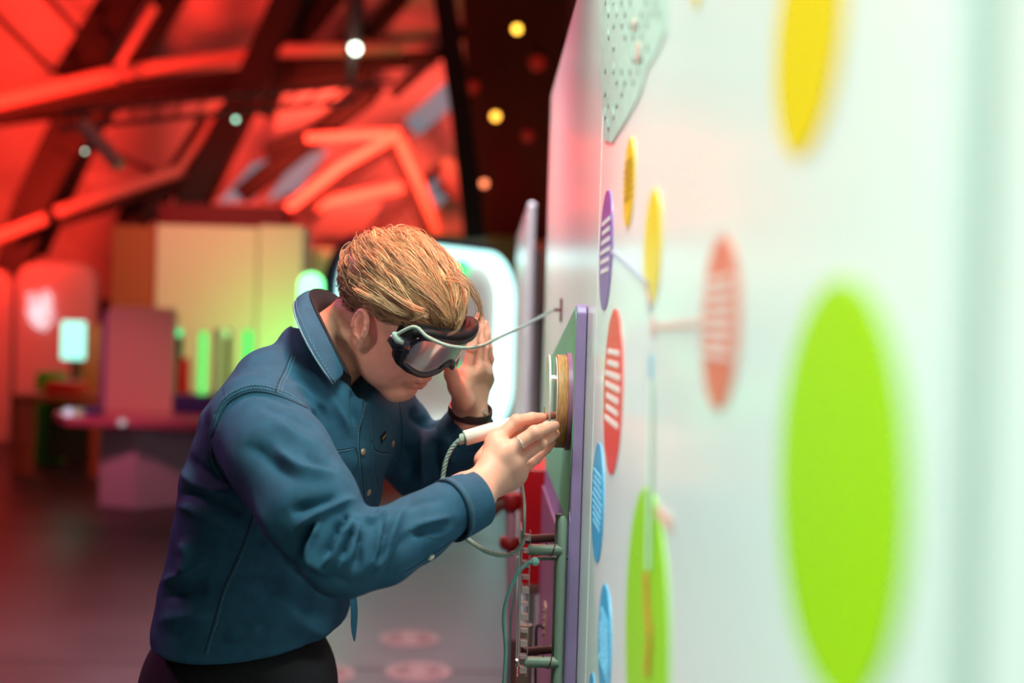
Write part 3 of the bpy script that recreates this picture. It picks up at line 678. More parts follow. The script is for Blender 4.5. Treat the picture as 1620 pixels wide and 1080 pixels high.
pp = at(847, 392, 7.0); tag(MB().box((pp.x, 7.15, pp.z / 2), (22 * 7 / F, .2, pp.z), bev=.01).build('tall_cabinet', mat('pale_cabinet', (.62, .66, .60), .4)), 'pale narrow cabinet in the gap of the white walls', 'cabinet')

for k, (pts, lb) in enumerate([
  ([(486, 372), (520, 326), (606, 318), (575, 376)], 'added roof panel catching red light just above the glowing frame'),
  ([(700, 248), (734, 258), (742, 335), (690, 300)], 'small added roof panel catching red light beside the tall column'),
  ([(440, 150), (550, 138), (500, 190), (430, 235)], 'added roof panel catching red light left of the hanging post'),
  ([(455, 95), (540, 98), (545, 128), (440, 130)], 'added roof panel catching red light under the bright tube')]):
    ys = [y for _, y in pts]; lo_, hi_ = min(ys), max(ys); P = [at(x, y, 14.7 + 1.3 * (y - lo_) / (hi_ - lo_)) for x, y in pts]  # tilted panels added to give the roof brighter red patches
    s = MB(); s.prism(P, (0, .03, 0)); tag(s.build('red_glow_panel', MEMB), lb, 'roof panel', 'added panels that vary the roof light')

# ------------------------------------------------------------------ signed-distance modelling of the figure
f32 = np.float32
def A3(p): return np.array(p, dtype=f32)
def smin(a, b, k):
    h = np.clip(.5 + .5 * (b - a) / k, 0, 1); return b + (a - b) * h - k * h * (1 - h)
def smax(a, b, k): return -smin(-a, -b, k)
def rcone(P, a, b, ra, rb):
    a = A3(a); b = A3(b); ba = b - a; t = np.clip(((P - a) @ ba) / max(float(ba @ ba), 1e-9), 0, 1)
    d = P - a - t[..., None] * ba
    return np.sqrt((d * d).sum(-1)) - (ra + (rb - ra) * t)
def ellip(P, c, r, R=None):
    q = P - A3(c)
    if R is not None: q = q @ np.array(R, dtype=f32)
    r = A3(r); k0 = np.sqrt(((q / r) ** 2).sum(-1)); k1 = np.sqrt(((q / (r * r)) ** 2).sum(-1)) + 1e-9
    return k0 * (k0 - 1) / k1
def chain(P, pts, rs, k=.01):
    d = None
    for i in range(len(pts) - 1):
        e = rcone(P, pts[i], pts[i + 1], rs[i], rs[i + 1]); d = e if d is None else (smin(d, e, k) if k > 0 else np.minimum(d, e))
    return d
def isomesh(fn, lo, hi, vox):
    lo = A3(lo); hi = A3(hi); n = np.ceil((hi - lo) / vox).astype(int) + 1
    out = np.empty(n, dtype=f32)
    ys, zs = np.meshgrid(lo[1] + np.arange(n[1]) * vox, lo[2] + np.arange(n[2]) * vox, indexing='ij')
    step = max(1, int(1.5e6 // (n[1] * n[2])))
    for i in range(0, n[0], step):
        xs = lo[0] + np.arange(i, min(i + step, n[0])) * vox
        P = np.empty((len(xs), n[1], n[2], 3), dtype=f32)
        P[..., 0] = xs[:, None, None]; P[..., 1] = ys[None]; P[..., 2] = zs[None]
        out[i:i + len(xs)] = fn(P)
    out = np.clip(out, -4 * vox, 4 * vox)
    g = openvdb.FloatGrid(4 * vox); g.copyFromArray(out)
    g.transform = openvdb.createLinearTransform(voxelSize=float(vox))
    pts, quads = g.convertToQuads(0.0)
    return pts.astype(f32) + lo, quads
def mesh_from(name, parts, m, parent, tint=None, smooth=True, flip=True):
    V = np.concatenate([p[0] for p in parts]); off = 0; Q = []
    for p in parts: Q.append(p[1] + off); off += len(p[0])
    Q = np.concatenate(Q)
    if flip: Q = Q[:, ::-1]
    me = bpy.data.meshes.new(name); nq = len(Q); c = np.array([V[:, 0].mean(), V[:, 1].mean(), V[:, 2].min()])
    V = V - c
    me.vertices.add(len(V)); me.vertices.foreach_set('co', V.astype(f32).ravel())
    me.loops.add(nq * 4); me.loops.foreach_set('vertex_index', Q.astype(np.int32).ravel())
    me.polygons.add(nq); me.polygons.foreach_set('loop_start', np.arange(0, nq * 4, 4, dtype=np.int32))
    me.polygons.foreach_set('use_smooth', np.full(nq, smooth))
    me.update(calc_edges=True); me.materials.append(m)
    if tint is not None:
        at_ = me.color_attributes.new('tint', 'FLOAT_COLOR', 'POINT'); cc = np.ones((len(V), 4), dtype=f32); cc[:, :3] = tint; at_.data.foreach_set('color', cc.ravel())
    o = bpy.data.objects.new(name, me); COL.objects.link(o); o.location = Vector(c)
    if parent: o.parent = parent; o.location = Vector(c) - wloc(parent)
    return o
def vnormals(V, Q):
    n = np.cross(V[Q[:, 2]] - V[Q[:, 0]], V[Q[:, 3]] - V[Q[:, 1]]); N = np.zeros_like(V)
    for i in range(4): np.add.at(N, Q[:, i], n)
    N /= np.linalg.norm(N, axis=1)[:, None] + 1e-12; return N
def relax(V, Q, it=2, lam=.5):
    E = np.concatenate([Q[:, [0, 1]], Q[:, [1, 2]], Q[:, [2, 3]], Q[:, [3, 0]]])
    for _ in range(it):
        S = np.zeros_like(V); n = np.zeros(len(V), dtype=f32)
        np.add.at(S, E[:, 0], V[E[:, 1]]); np.add.at(n, E[:, 0], 1); np.add.at(S, E[:, 1], V[E[:, 0]]); np.add.at(n, E[:, 1], 1)
        V = V + lam * (S / n[:, None] - V)
    return V
def ap(px, py, Y): return A3(at(px, py, Y))

hipw = at(375, 1080, 1.74)
person = empty('person', (hipw.x, hipw.y, 0), 'person in a blue overshirt and black goggles bending forward to touch the wooden disc', 'person')

# head frame: x forward, y to the person's left, z up, origin between the ears
HS = .96
HO = at(622, 500, 1.66)
Rz = Matrix.Rotation(math.radians(-27), 3, 'Z'); Ry = Matrix.Rotation(math.radians(37), 3, 'Y'); Rx = Matrix.Rotation(math.radians(12), 3, 'X')
# the camera's own roll and yaw are added so that the fit in the photo holds
HR = Matrix.Rotation(math.radians(1.7), 3, 'Y') @ Rz @ Ry @ Rx
HRn = np.array(HR, dtype=f32); HOn = A3(HO)
def H(x, y, z): return HO + HR @ Vector((x, y, z)) * HS            # head frame (metres) -> world
def to_head(p): return (np.array(p, dtype=f32) - HOn) @ HRn / HS
neck_b = to_head(at(530, 550, 1.70)); neck_b2 = to_head(at(500, 620, 1.73))

def cranium(P): return ellip(P, (-.012, 0, .037), (.093, .073, .074))
def head_sdf(P):
    S = P.copy(); S[..., 1] = np.abs(S[..., 1])              # mirrored halves
    d = cranium(P)
    d = smin(d, ellip(P, (.042, 0, .030), (.048, .060, .058)), .03)
    d = smin(d, ellip(P, (.040, 0, -.035), (.050, .054, .060)), .03)
    d = smin(d, rcone(S, (.000, .052, -.040), (.070, .014, -.084), .020, .017), .022)
    d = smin(d, ellip(P, (.074, 0, -.084), (.020, .024, .017)), .014)
    d = smin(d, ellip(S, (.058, .034, -.026), (.031, .027, .032)), .022)
    d = smin(d, ellip(S, (.040, .040, -.055), (.030, .022, .026)), .02)
    d = smin(d, rcone(S, (.083, .010, .036), (.070, .042, .034), .009, .009), .012)
    d = smax(d, -ellip(S, (.098, .032, .014), (.018, .018, .012)), .012)      # eye sockets
    d = smin(d, ellip(S, (.075, .032, .013), (.0135, .015, .0125)), .003)     # lids over the eyeballs
    d = smin(d, rcone(P, (.088, 0, .022), (.104, 0, -.010), .0075, .0100), .010)
    d = smin(d, ellip(P, (.106, 0, -.012), (.010, .010, .009)), .006)
    d = smin(d, ellip(S, (.096, .0125, -.016), (.010, .0065, .0085)), .005)
    d = smax(d, -ellip(S, (.101, .006, -.0235), (.006, .0036, .004)), .002)   # nostrils
    d = smin(d, ellip(P, (.089, 0, -.043), (.013, .024, .022)), .012)         # muzzle
    d = smin(d, chain(S, [(.1035, .000, -.0385), (.100, .010, -.0395), (.0845, .0255, -.0460)], [.0046, .0046, .0022], .003), .003)
    d = smin(d, chain(S, [(.1000, .000, -.0545), (.0965, .010, -.0530), (.0845, .0245, -.0470)], [.0058, .0056, .0022], .003), .003)
    d = smax(d, -ellip(P, (.106, 0, -.0465), (.015, .022, .0022)), .0012)     # slightly open mouth
    d = smin(d, ellip(P, (.088, 0, -.073), (.006, .014, .005)), .01)
    # ears
    er = np.array(Matrix.Rotation(math.radians(-12), 3, 'Y') @ Matrix.Rotation(math.radians(14), 3, 'Z'), dtype=f32)
    Q = (S - A3((.006, .078, -.004))) @ er
    e = ellip(Q, (0, 0, 0), (.0175, .0060, .030)); e = smin(e, ellip(Q, (.003, -.001, -.026), (.009, .005, .010)), .006)
    e = smax(e, -ellip(Q, (.002, .0065, .003), (.0115, .0065, .021)), .0025)
    rim = None; n = 11; pts = []
    for k in range(n):
        a = math.radians(-40 + 235 * k / (n - 1)); pts.append((math.cos(a) * .0150 - .001, .0035, math.sin(a) * .0265 + .001))
    e = smin(e, chain(Q, pts, [.0032] * n, .002), .002)
    e = smin(e, chain(Q, [(-.006, .0025, .016), (-.0075, .003, .002), (-.003, .0035, -.012), (.006, .003, -.014)], [.0026, .003, .003, .0026], .002), .003)
    e = smin(e, ellip(Q, (.0125, .002, -.004), (.0045, .0045, .006)), .003)
    e = smax(e, -ellip(Q, (.006, .006, -.004), (.005, .006, .007)), .003)
    d = smin(d, e, .004)
    # neck
    d = smin(d, rcone(P, (-.030, 0, -.012), neck_b, .054, .052), .022)
    d = smin(d, rcone(P, neck_b, neck_b2, .052, .045), .02)
    d = smin(d, rcone(S, (-.018, .058, -.040), tuple(neck_b + A3((.02, .0, 0))), .013, .010), .02)
    return d
hv, hq = isomesh(head_sdf, (-.20, -.12, -.30), (.135, .12, .14), .0018)
hv = relax(hv, hq, 2, .4)
# colour of the skin: lips redder, ear and cheek a little pinker, shaved nape darker
base = A3((.86, .44, .31))
tint = np.tile(base, (len(hv), 1)); x, y, z = hv.T; ay = np.abs(y)
def mixc(mask, c):
    global tint; tint = tint * (1 - mask[:, None]) + A3(c) * mask[:, None]
lip = np.clip(1.5 - ((z + .0465) / .0105) ** 2 - (ay / .022) ** 2, 0, 1) * (x > .085)
mixc(np.clip(1.2 - (((x - .06) / .035) ** 2 + ((z + .03) / .03) ** 2), 0, 1) * (ay > .03) * .30, (.80, .28, .24))
mixc(np.clip((ay - .074) / .006, 0, 1) * .45 * (x < .02), (.82, .33, .24))
mixc(lip * .6, (.60, .15, .14))
scalp = cranium(hv); nape = np.clip((.004 - x - .4 * (z + .02)) / .02, 0, 1) * np.clip((z + .055) / .03, 0, 1) * (ay < .078)
mixc(nape * .6, (.34, .20, .12))
head_part = (hv @ (HRn * HS).T + HOn, hq, tint)

# hands: joints in the world
def hand_sdf_factory(wrist, arm, mcps, fingers, thumb, rw=.0215, fr=(.0100, .0088, .0078, .0064), pad=None):
    def fn(P):
        d = rcone(P, arm[0], arm[1], .028, .026)
        d = smin(d, rcone(P, arm[1], wrist[0], .029, rw), .02); d = smin(d, rcone(P, arm[1], wrist[1], .029, rw), .02)
        for m in mcps: d = smin(d, rcone(P, (A3(wrist[0]) + A3(wrist[1])) / 2 * .5 + .5 * (A3(wrist[0]) * .5 + A3(wrist[1]) * .5), m, .015, .0115), .014)
        for a_, b_ in zip(mcps[:-1], mcps[1:]): d = smin(d, rcone(P, a_, b_, .0125, .0125), .012)
        if pad is not None: d = smin(d, rcone(P, pad[0], pad[1], pad[2], pad[3]), .014)
        fd = None
        for fi in fingers:
            s_ = fi[-1] if not hasattr(fi[-1], '__len__') else 1.0
            pts = fi[:-1] if not hasattr(fi[-1], '__len__') else fi
            e = chain(P, pts, [r * s_ for r in fr], .003)
            e = smin(e, ellip(P, pts[1], (.0092 * s_, .0092 * s_, .0092 * s_)), .003)
            e2 = smin(d, e, .009) if fd is None else e
            fd = e if fd is None else smin(fd, e, .0015)
        d = smin(d, fd, .006)
        th = chain(P, thumb, [.016, .0125, .0105, .0085], .005); d = smin(d, th, .008)
        return d
    return fn
nw = [ap(748, 771, 1.500), ap(757, 787, 1.500)]
n_m = [ap(784, 699, 1.540), ap(798, 716, 1.528), ap(811, 733, 1.535), ap(818, 750, 1.550)]
n_f = [[n_m[0], ap(817, 666, 1.548), ap(842, 661, 1.572), ap(858, 660, 1.588), 1.0],
       [n_m[1], ap(846, 684, 1.530), ap(866, 676, 1.556), ap(878, 673, 1.580), 1.04],
       [n_m[2], ap(855, 701, 1.545), ap(870, 691, 1.572), ap(879, 686, 1.595), .98],
       [n_m[3], ap(848, 724, 1.570), ap(864, 710, 1.590), ap(874, 700, 1.605), .86]]
n_t = [ap(768, 728, 1.555), ap(788, 696, 1.585), ap(825, 672, 1.606), ap(851, 664, 1.612)]
near_hand = hand_sdf_factory(nw, [ap(690, 812, 1.465), ap(735, 790, 1.488)], n_m, n_f, n_t, pad=(ap(765, 775, 1.53), ap(805, 762, 1.555), .018, .013))
fw = [ap(739, 664, 1.775), ap(752, 664, 1.785)]
f_m = [ap(738, 592, 1.745), ap(751, 585, 1.762), ap(763, 588, 1.785), ap(768, 600, 1.805)]
f_f = [[f_m[0], ap(747, 550, 1.735), ap(752, 524, 1.735), ap(753, 508, 1.735), .95],
       [f_m[1], ap(758, 543, 1.760), ap(760, 518, 1.762), ap(759, 500, 1.762), .98],
       [f_m[2], ap(767, 550, 1.785), ap(769, 528, 1.785), ap(767, 512, 1.785), .95],
       [f_m[3], ap(774, 568, 1.805), ap(773, 550, 1.805), ap(770, 536, 1.805), .85]]
f_t = [ap(735, 636, 1.735), ap(722, 612, 1.720), ap(714, 592, 1.710), ap(712, 576, 1.705)]
far_hand = hand_sdf_factory(fw, [ap(700, 715, 1.84), ap(738, 680, 1.80)], f_m, f_f, f_t, pad=(ap(733, 640, 1.755), ap(730, 615, 1.74), .019, .015))
def bounds(pts, m): a = np.array(pts); return a.min(0) - m, a.max(0) + m
lo, hi = bounds(nw + n_m + [q for f_ in n_f for q in f_[:-1]] + n_t + [ap(715, 795, 1.47)], .03)
nv, nq = isomesh(near_hand, lo, hi, .0013); nv = relax(nv, nq, 1, .4)
lo, hi = bounds(fw + f_m + [q for f_ in f_f for q in f_[:-1]] + f_t + [ap(715, 700, 1.83)], .032)
fv, fq = isomesh(far_hand, lo, hi, .0015); fv = relax(fv, fq, 1, .4)
def hand_tint(V, fingers):
    t = np.tile(base, (len(V), 1))
    for f_ in fingers:
        for j, (w_, c, rr) in enumerate(((.30, (.82, .33, .25), .011), (.45, (.82, .30, .23), .013))):
            d = np.linalg.norm(V - f_[1 if j == 0 else 3], axis=1); m_ = np.clip(1.3 - (d / rr) ** 2, 0, 1)[:, None] * w_
            t = t * (1 - m_) + A3(c) * m_
    return t
# rest of the body, inside the clothes
torso_c = [ap(400, 1060, 1.72), ap(405, 960, 1.72), ap(425, 850, 1.71), ap(450, 750, 1.70), ap(468, 670, 1.69), ap(492, 605, 1.70)]
def body_sdf(P):
    d = chain(P, torso_c, [.09, .085, .09, .095, .09, .04], .03)
    d = smin(d, rcone(P, ap(420, 670, 1.57), ap(580, 650, 1.82), .045, .045), .03)
    d = smin(d, chain(P, [ap(412, 668, 1.55), ap(545, 880, 1.40), ap(690, 812, 1.465)], [.045, .034, .026], .01), .02)
    d = smin(d, chain(P, [ap(600, 650, 1.84), ap(668, 745, 1.87), ap(700, 715, 1.84)], [.045, .036, .036], .01), .02)
    for sx, sy in ((-.03, -.10), (.06, .10)):
        d = smin(d, chain(P, [(hipw.x + sx * .3, hipw.y + sy * .7, .94), (hipw.x + sx + .03, hipw.y + sy, .50), (hipw.x + sx, hipw.y + sy, .09)], [.075, .052, .035], .02), .03)
    return d
lo, hi = (hipw.x - .35, 1.3, .02), (float(ap(740, 700, 1.85)[0]) + .05, 2.05, 1.55)
bv, bq = isomesh(body_sdf, lo, hi, .009)
skin_parts = [head_part[:2], (nv, nq), (fv, fq), (bv, bq)]
body = mesh_from('body', skin_parts, SKIN, person, tint=np.concatenate([head_part[2], hand_tint(nv, n_f), hand_tint(fv, f_f), np.tile(base, (len(bv), 1))]))

# eyes behind the goggles
EYE = mat('eye_white', (.8, .78, .75), .1); IRIS = mat('iris', (.08, .14, .18), .1)
for sy in (-1, 1):
    s = MB(); c = H(.0775, sy * .032, .012); s.lathe(c, [(.0118 * math.sin(a), -.0118 * math.cos(a)) for a in np.linspace(.05, PI - .05, 10)], axis=HR @ Vector((1, 0, -.2)), n=16)
    e_ = s.build('eye', EYE, person, smooth='all')

# ---------------- shirt
FV = Vector((.87, -.50, 0)).normalized()
secs = []                                             # centre, lateral half width, front half depth
for (px, py, Y, a_, b_) in ((395, 1075, 1.72, .164, .118), (396, 1000, 1.72, .168, .120), (409, 940, 1.72, .167, .120), (433, 850, 1.71, .171, .121), (452, 770, 1.70, .177, .122), (474, 690, 1.69, .172, .118), (497, 622, 1.69, .142, .098), (512, 570, 1.69, .082, .070)):
    secs.append((ap(px, py, Y), a_, b_))
def torso_sdf(P):
    d = None
    for i in range(len(secs) - 1):
        c0, a0, b0 = secs[i]; c1, a1, b1 = secs[i + 1]
        n = c1 - c0; L = float(np.linalg.norm(n)); n = n / L
        v = A3(FV) - n * float(A3(FV) @ n); v /= np.linalg.norm(v); u = np.cross(n, v)
        q = P - c0; t = q @ n; tc = np.clip(t / L, 0, 1); ex_ = t - tc * L
        aa = a0 + (a1 - a0) * tc; bb = b0 + (b1 - b0) * tc
        qu = q @ u; qv = q @ v; cc = .07 if i > 0 else .03
        k0 = np.sqrt((qu / aa) ** 2 + (qv / bb) ** 2 + (ex_ / cc) ** 2); k1 = np.sqrt((qu / aa ** 2) ** 2 + (qv / bb ** 2) ** 2 + (ex_ / cc ** 2) ** 2) + 1e-6
        e = k0 * (k0 - 1) / k1
        d = e if d is None else smin(d, e, .008)
    return d
n_sl = [ap(408, 672, 1.545), ap(440, 722, 1.485), ap(490, 800, 1.435), ap(545, 874, 1.405), ap(603, 864, 1.415), ap(660, 836, 1.445), ap(722, 797, 1.478)]
n_sr = [.070, .068, .063, .053, .048, .043, .037]
f_sl = [ap(592, 655, 1.82), ap(625, 690, 1.86), ap(668, 735, 1.875), ap(710, 712, 1.84), ap(744, 682, 1.80)]
f_sr = [.070, .064, .056, .050, .041]
hem_n = A3((.0, -.10, 1.0)); hem_n /= np.linalg.norm(hem_n); hem_p = ap(395, 990, 1.72)
cut_n = A3(at(745, 787, 1.50)) - A3(at(690, 812, 1.462)); cut_n /= np.linalg.norm(cut_n); cut_p = ap(716, 800, 1.475)
cutf_n = A3(at(748, 668, 1.785)) - A3(at(710, 712, 1.84)); cutf_n /= np.linalg.norm(cutf_n); cutf_p = ap(744, 684, 1.80)
nk_n = ap(516, 560, 1.69) - ap(494, 630, 1.69); nk_n /= np.linalg.norm(nk_n); nk_p = ap(516, 552, 1.69)
def shirt_sdf(P):
    d = torso_sdf(P)
    d = smin(d, rcone(P, ap(418, 668, 1.57), ap(588, 650, 1.81), .066, .064), .04)
    d = smax(d, -((P - hem_p) @ hem_n), .004)
    sl = chain(P, n_sl, n_sr, .010)
    sl = smax(sl, (P - cut_p) @ cut_n, .004)
    sf = chain(P, f_sl, f_sr, .012); sf = smax(sf, (P - cutf_p) @ cutf_n, .004)
    d = smin(d, sl, .014); d = smin(d, sf, .02)
    # neck opening
    d = smax(d, -rcone(P, ap(512, 560, 1.695), ap(585, 605, 1.64), .064, .026), .008)
    d = smax(d, -rcone(P, ap(515, 498, 1.68), ap(548, 562, 1.655), .050, .050), .006)
    return d
lo = A3((float(ap(225, 900, 1.72)[0]) - .05, 1.30, hem_p[2] - .06)); hi = A3((float(ap(780, 700, 1.8)[0]) + .05, 2.0, float(ap(500, 470, 1.7)[2]) + .06))
VOX = .0031
sv, sq = isomesh(shirt_sdf, lo, hi, VOX); sv = relax(sv, sq, 6, .6)
# folds: creases and ridges carried by the cloth surface
def poly_dist(px, py, pts):
    best = np.full(px.shape, 1e9, dtype=f32); tt = np.zeros_like(best); L = [0]
    for a, b in zip(pts[:-1], pts[1:]): L.append(L[-1] + math.hypot(b[0] - a[0], b[1] - a[1]))
    for i, (a, b) in enumerate(zip(pts[:-1], pts[1:])):
        dx, dy = b[0] - a[0], b[1] - a[1]; l2 = dx * dx + dy * dy
        t = np.clip(((px - a[0]) * dx + (py - a[1]) * dy) / l2, 0, 1)
        d = np.hypot(px - a[0] - t * dx, py - a[1] - t * dy); m_ = d < best
        best = np.where(m_, d, best); tt = np.where(m_, (L[i] + t * (L[i + 1] - L[i])) / L[-1], tt)
    return best, tt
def cr_path(pts, n=6):
    return [(p.x, p.y) for p in smooth_path([(a, b, 0) for a, b in pts], n)]
FOLDS = [
 ([(563, 600), (560, 640), (562, 680)], -4, 4, 1.9),
 ([(574, 606), (569, 650), (567, 690)], 2, 4, 1.9),  # polyline, height in mm (negative: crease), half width in pixels, deepest Y allowed
 ([(432, 700), (450, 722), (480, 742), (512, 748), (534, 745)], 4.5, 9, 1.62),
 ([(480, 718), (505, 730), (536, 734)], -4, 8, 1.62),
 ([(375, 705), (405, 712), (440, 740), (480, 765)], -3, 15, 1.62),
 ([(430, 660), (470, 690), (515, 712)], 3, 12, 1.62),
 ([(400, 640), (440, 650), (490, 675), (515, 690)], -2.5, 9, 1.62),
 ([(466, 842), (482, 826), (502, 813), (530, 800), (566, 787)], 6.5, 7.5, 1.62),
 ([(455, 815), (475, 806), (500, 799), (545, 785)], -5.5, 10, 1.62),
 ([(478, 905), (478, 870), (488, 845), (500, 825)], -8, 8, 1.62),
 ([(507, 905), (494, 885), (492, 862), (500, 838), (508, 820)], 7, 6, 1.62),
 ([(512, 888), (522, 865), (530, 845), (541, 818)], -7.5, 7, 1.62),
 ([(507, 900), (525, 880), (538, 852), (552, 832), (562, 818)], 6, 5.5, 1.62),
 ([(540, 888), (548, 866), (556, 845), (563, 826)], -7, 5.5, 1.62),
 ([(540, 900), (556, 870), (563, 845), (568, 820)], 5.5, 5, 1.62),
 ([(556, 905), (566, 885), (568, 860), (572, 835)], -5, 6, 1.62),
 ([(540, 835), (548, 820), (553, 812)], -5, 3, 1.62),
 ([(572, 815), (590, 822), (603, 812), (610, 800)], 4, 6, 1.62),
 ([(575, 905), (592, 880), (600, 850), (606, 818)], 5, 6, 1.62),
 ([(592, 895), (604, 872), (609, 845), (614, 820)], -6, 6, 1.62),
 ([(580, 912), (604, 888), (617, 850), (632, 815), (645, 795)], 5, 7, 1.62),
 ([(600, 915), (622, 890), (635, 860), (650, 840)], -3, 10, 1.62),
 ([(645, 838), (670, 828), (695, 822), (714, 816)], 3.5, 6, 1.62),
 ([(650, 850), (680, 838), (712, 828)], -3, 7, 1.62),
 ([(640, 800), (670, 790), (700, 790)], -2.5, 8, 1.62),
 ([(500, 925), (525, 915), (560, 925)], -2, 10, 1.62),
 ([(390, 770), (430, 840), (480, 905), (520, 930)], 2, 10, 1.62),
 ([(337, 690), (350, 655), (370, 633), (400, 622), (436, 628), (475, 644), (505, 662), (520, 690)], -3, 4.5, 1.72),
 ([(330, 690), (344, 650), (366, 626), (400, 612), (438, 617), (480, 636), (510, 655)], 2.5, 5, 1.72),
 ([(318, 640), (322, 670), (332, 700), (345, 740), (370, 775)], -5, 8, 1.75),
 ([(350, 700), (365, 740), (395, 790), (430, 850), (470, 905), (510, 932)], -5, 6, 1.9),
 ([(298, 712), (310, 736), (338, 757), (368, 768)], -5, 8, 1.9),
 ([(286, 735), (300, 757), (330, 775), (365, 785)], 3.5, 9, 1.9),
 ([(278, 785), (305, 782), (345, 797), (385, 822)], -6, 8, 1.9),
 ([(272, 800), (300, 802), (335, 820), (372, 838)], 4, 10, 1.9),
 ([(395, 800), (430, 830), (420, 860)], -3, 12, 1.9),
 ([(415, 870), (440, 845), (462, 860)], 3, 10, 1.9),
 ([(285, 850), (298, 880), (285, 910)], 4.5, 11, 1.9),
 ([(245, 925), (280, 912), (310, 895), (330, 880)], 3.5, 9, 1.9),
 ([(248, 950), (290, 935), (335, 930)], -4, 12, 1.9),
 ([(245, 985), (290, 975), (340, 985)], 3, 12, 1.9),
 ([(350, 1010), (385, 1005), (420, 990)], 3, 10, 1.9),
 ([(400, 920), (460, 960), (520, 980)], -3, 16, 1.9),
 ([(430, 940), (500, 1000), (540, 1000)], 3, 16, 1.9),
 ([(460, 575), (500, 600), (540, 660), (560, 700)], 3, 7, 1.9),
 ([(445, 600), (490, 622), (525, 655)], 2.5, 7, 1.9),
 ([(450, 585), (475, 592), (505, 640), (520, 680)], -3, 7, 1.9),
 ([(345, 615), (375, 600), (420, 590)], 1.5, 8, 1.9),
 ([(380, 580), (410, 560), (445, 552)], 2, 7, 1.9),
 ([(640, 700), (650, 730), (645, 765)], -6, 9, 2.1),
 ([(660, 680), (672, 720), (668, 770)], 5, 8, 2.1),
 ([(690, 690), (685, 730), (700, 765)], -5, 8, 2.1),
 ([(655, 640), (660, 665), (690, 672)], -5, 8, 2.1),
 ([(715, 680), (712, 715), (725, 745)], 3, 8, 2.1),
]
sn = vnormals(sv, sq); sx_, sy_ = to_px(sv)
view = sv - CM; view /= np.linalg.norm(view, axis=1)[:, None]
sgn = 1.0 if float(np.mean((sn * (sv - sv.mean(0))).sum(1))) > 0 else -1.0
sn = sn * sgn; facing = np.clip(-(sn * view).sum(1) * 2.5, 0, 1)
disp = np.zeros(len(sv), dtype=f32)
for pts, amp, wd, ymax in FOLDS:
    pts = cr_path(pts, 4); bx = [p[0] for p in pts]; by = [p[1] for p in pts]
    sel = (sx_ > min(bx) - 3 * wd) & (sx_ < max(bx) + 3 * wd) & (sy_ > min(by) - 3 * wd) & (sy_ < max(by) + 3 * wd) & (facing > 0) & (sv[:, 1] < ymax)
    if ymax == 1.9 or ymax == 1.75: sel &= sv[:, 1] > 1.50
    d_, t_ = poly_dist(sx_[sel], sy_[sel], pts)
    disp[sel] += 2.1 * amp / 1000 * np.exp(-(d_ / wd) ** 1.6) * np.clip(4 * t_, .15, 1) * np.clip(4 * (1 - t_), .15, 1) * facing[sel]
# small irregular waviness everywhere
ph = RNG.uniform(0, 6.28, (14, 1)).astype(f32); kv = RNG.normal(size=(14, 3)).astype(f32) * 22
disp += .0007 * np.sin(kv @ sv.T + ph).sum(0) / 2
sv = relax(sv + sn * disp[:, None], sq, 1, .1)

shirt = mesh_from('shirt', [(sv, sq)], DENIM, person)
# trousers and shoes
def pants_sdf(P):
    d = ellip(P, ap(384, 1085, 1.725), (.136, .150, .13))
    d = smin(d, ellip(P, (hipw.x, hipw.y, .93), (.140, .155, .13)), .04)
    for sx, sy in ((-.03, -.10), (.06, .10)):
        d = smin(d, chain(P, [(hipw.x + sx * .3, hipw.y + sy * .7, .92), (hipw.x + sx + .03, hipw.y + sy, .50), (hipw.x + sx, hipw.y + sy, .09)], [.105, .082, .068], .03), .03)
    d = smax(d, (P @ A3((0, 0, 1))) - float(hem_p[2]) - .03, .006); d = smax(d, .07 - P[..., 2], .004)
    return d
pv, pq = isomesh(pants_sdf, (hipw.x - .22, 1.45, .05), (hipw.x + .26, 2.05, 1.15), .007)
mesh_from('trousers', [(pv, pq)], PANTS, person)
for sx, sy in ((-.03, -.10), (.06, .10)):
    cx, cy = hipw.x + sx, hipw.y + sy
    def shoe(P):
        d = ellip(P, (cx + .055, cy, .045), (.145, .048, .052)); d = smin(d, ellip(P, (cx, cy, .07), (.055, .042, .05)), .02)
        return smax(d, .002 - P[..., 2], .004)
    v_, q_ = isomesh(shoe, (cx - .12, cy - .07, -.01), (cx + .22, cy + .07, .14), .005)
    mesh_from('shoe', [(v_, q_)], BLACK, person)
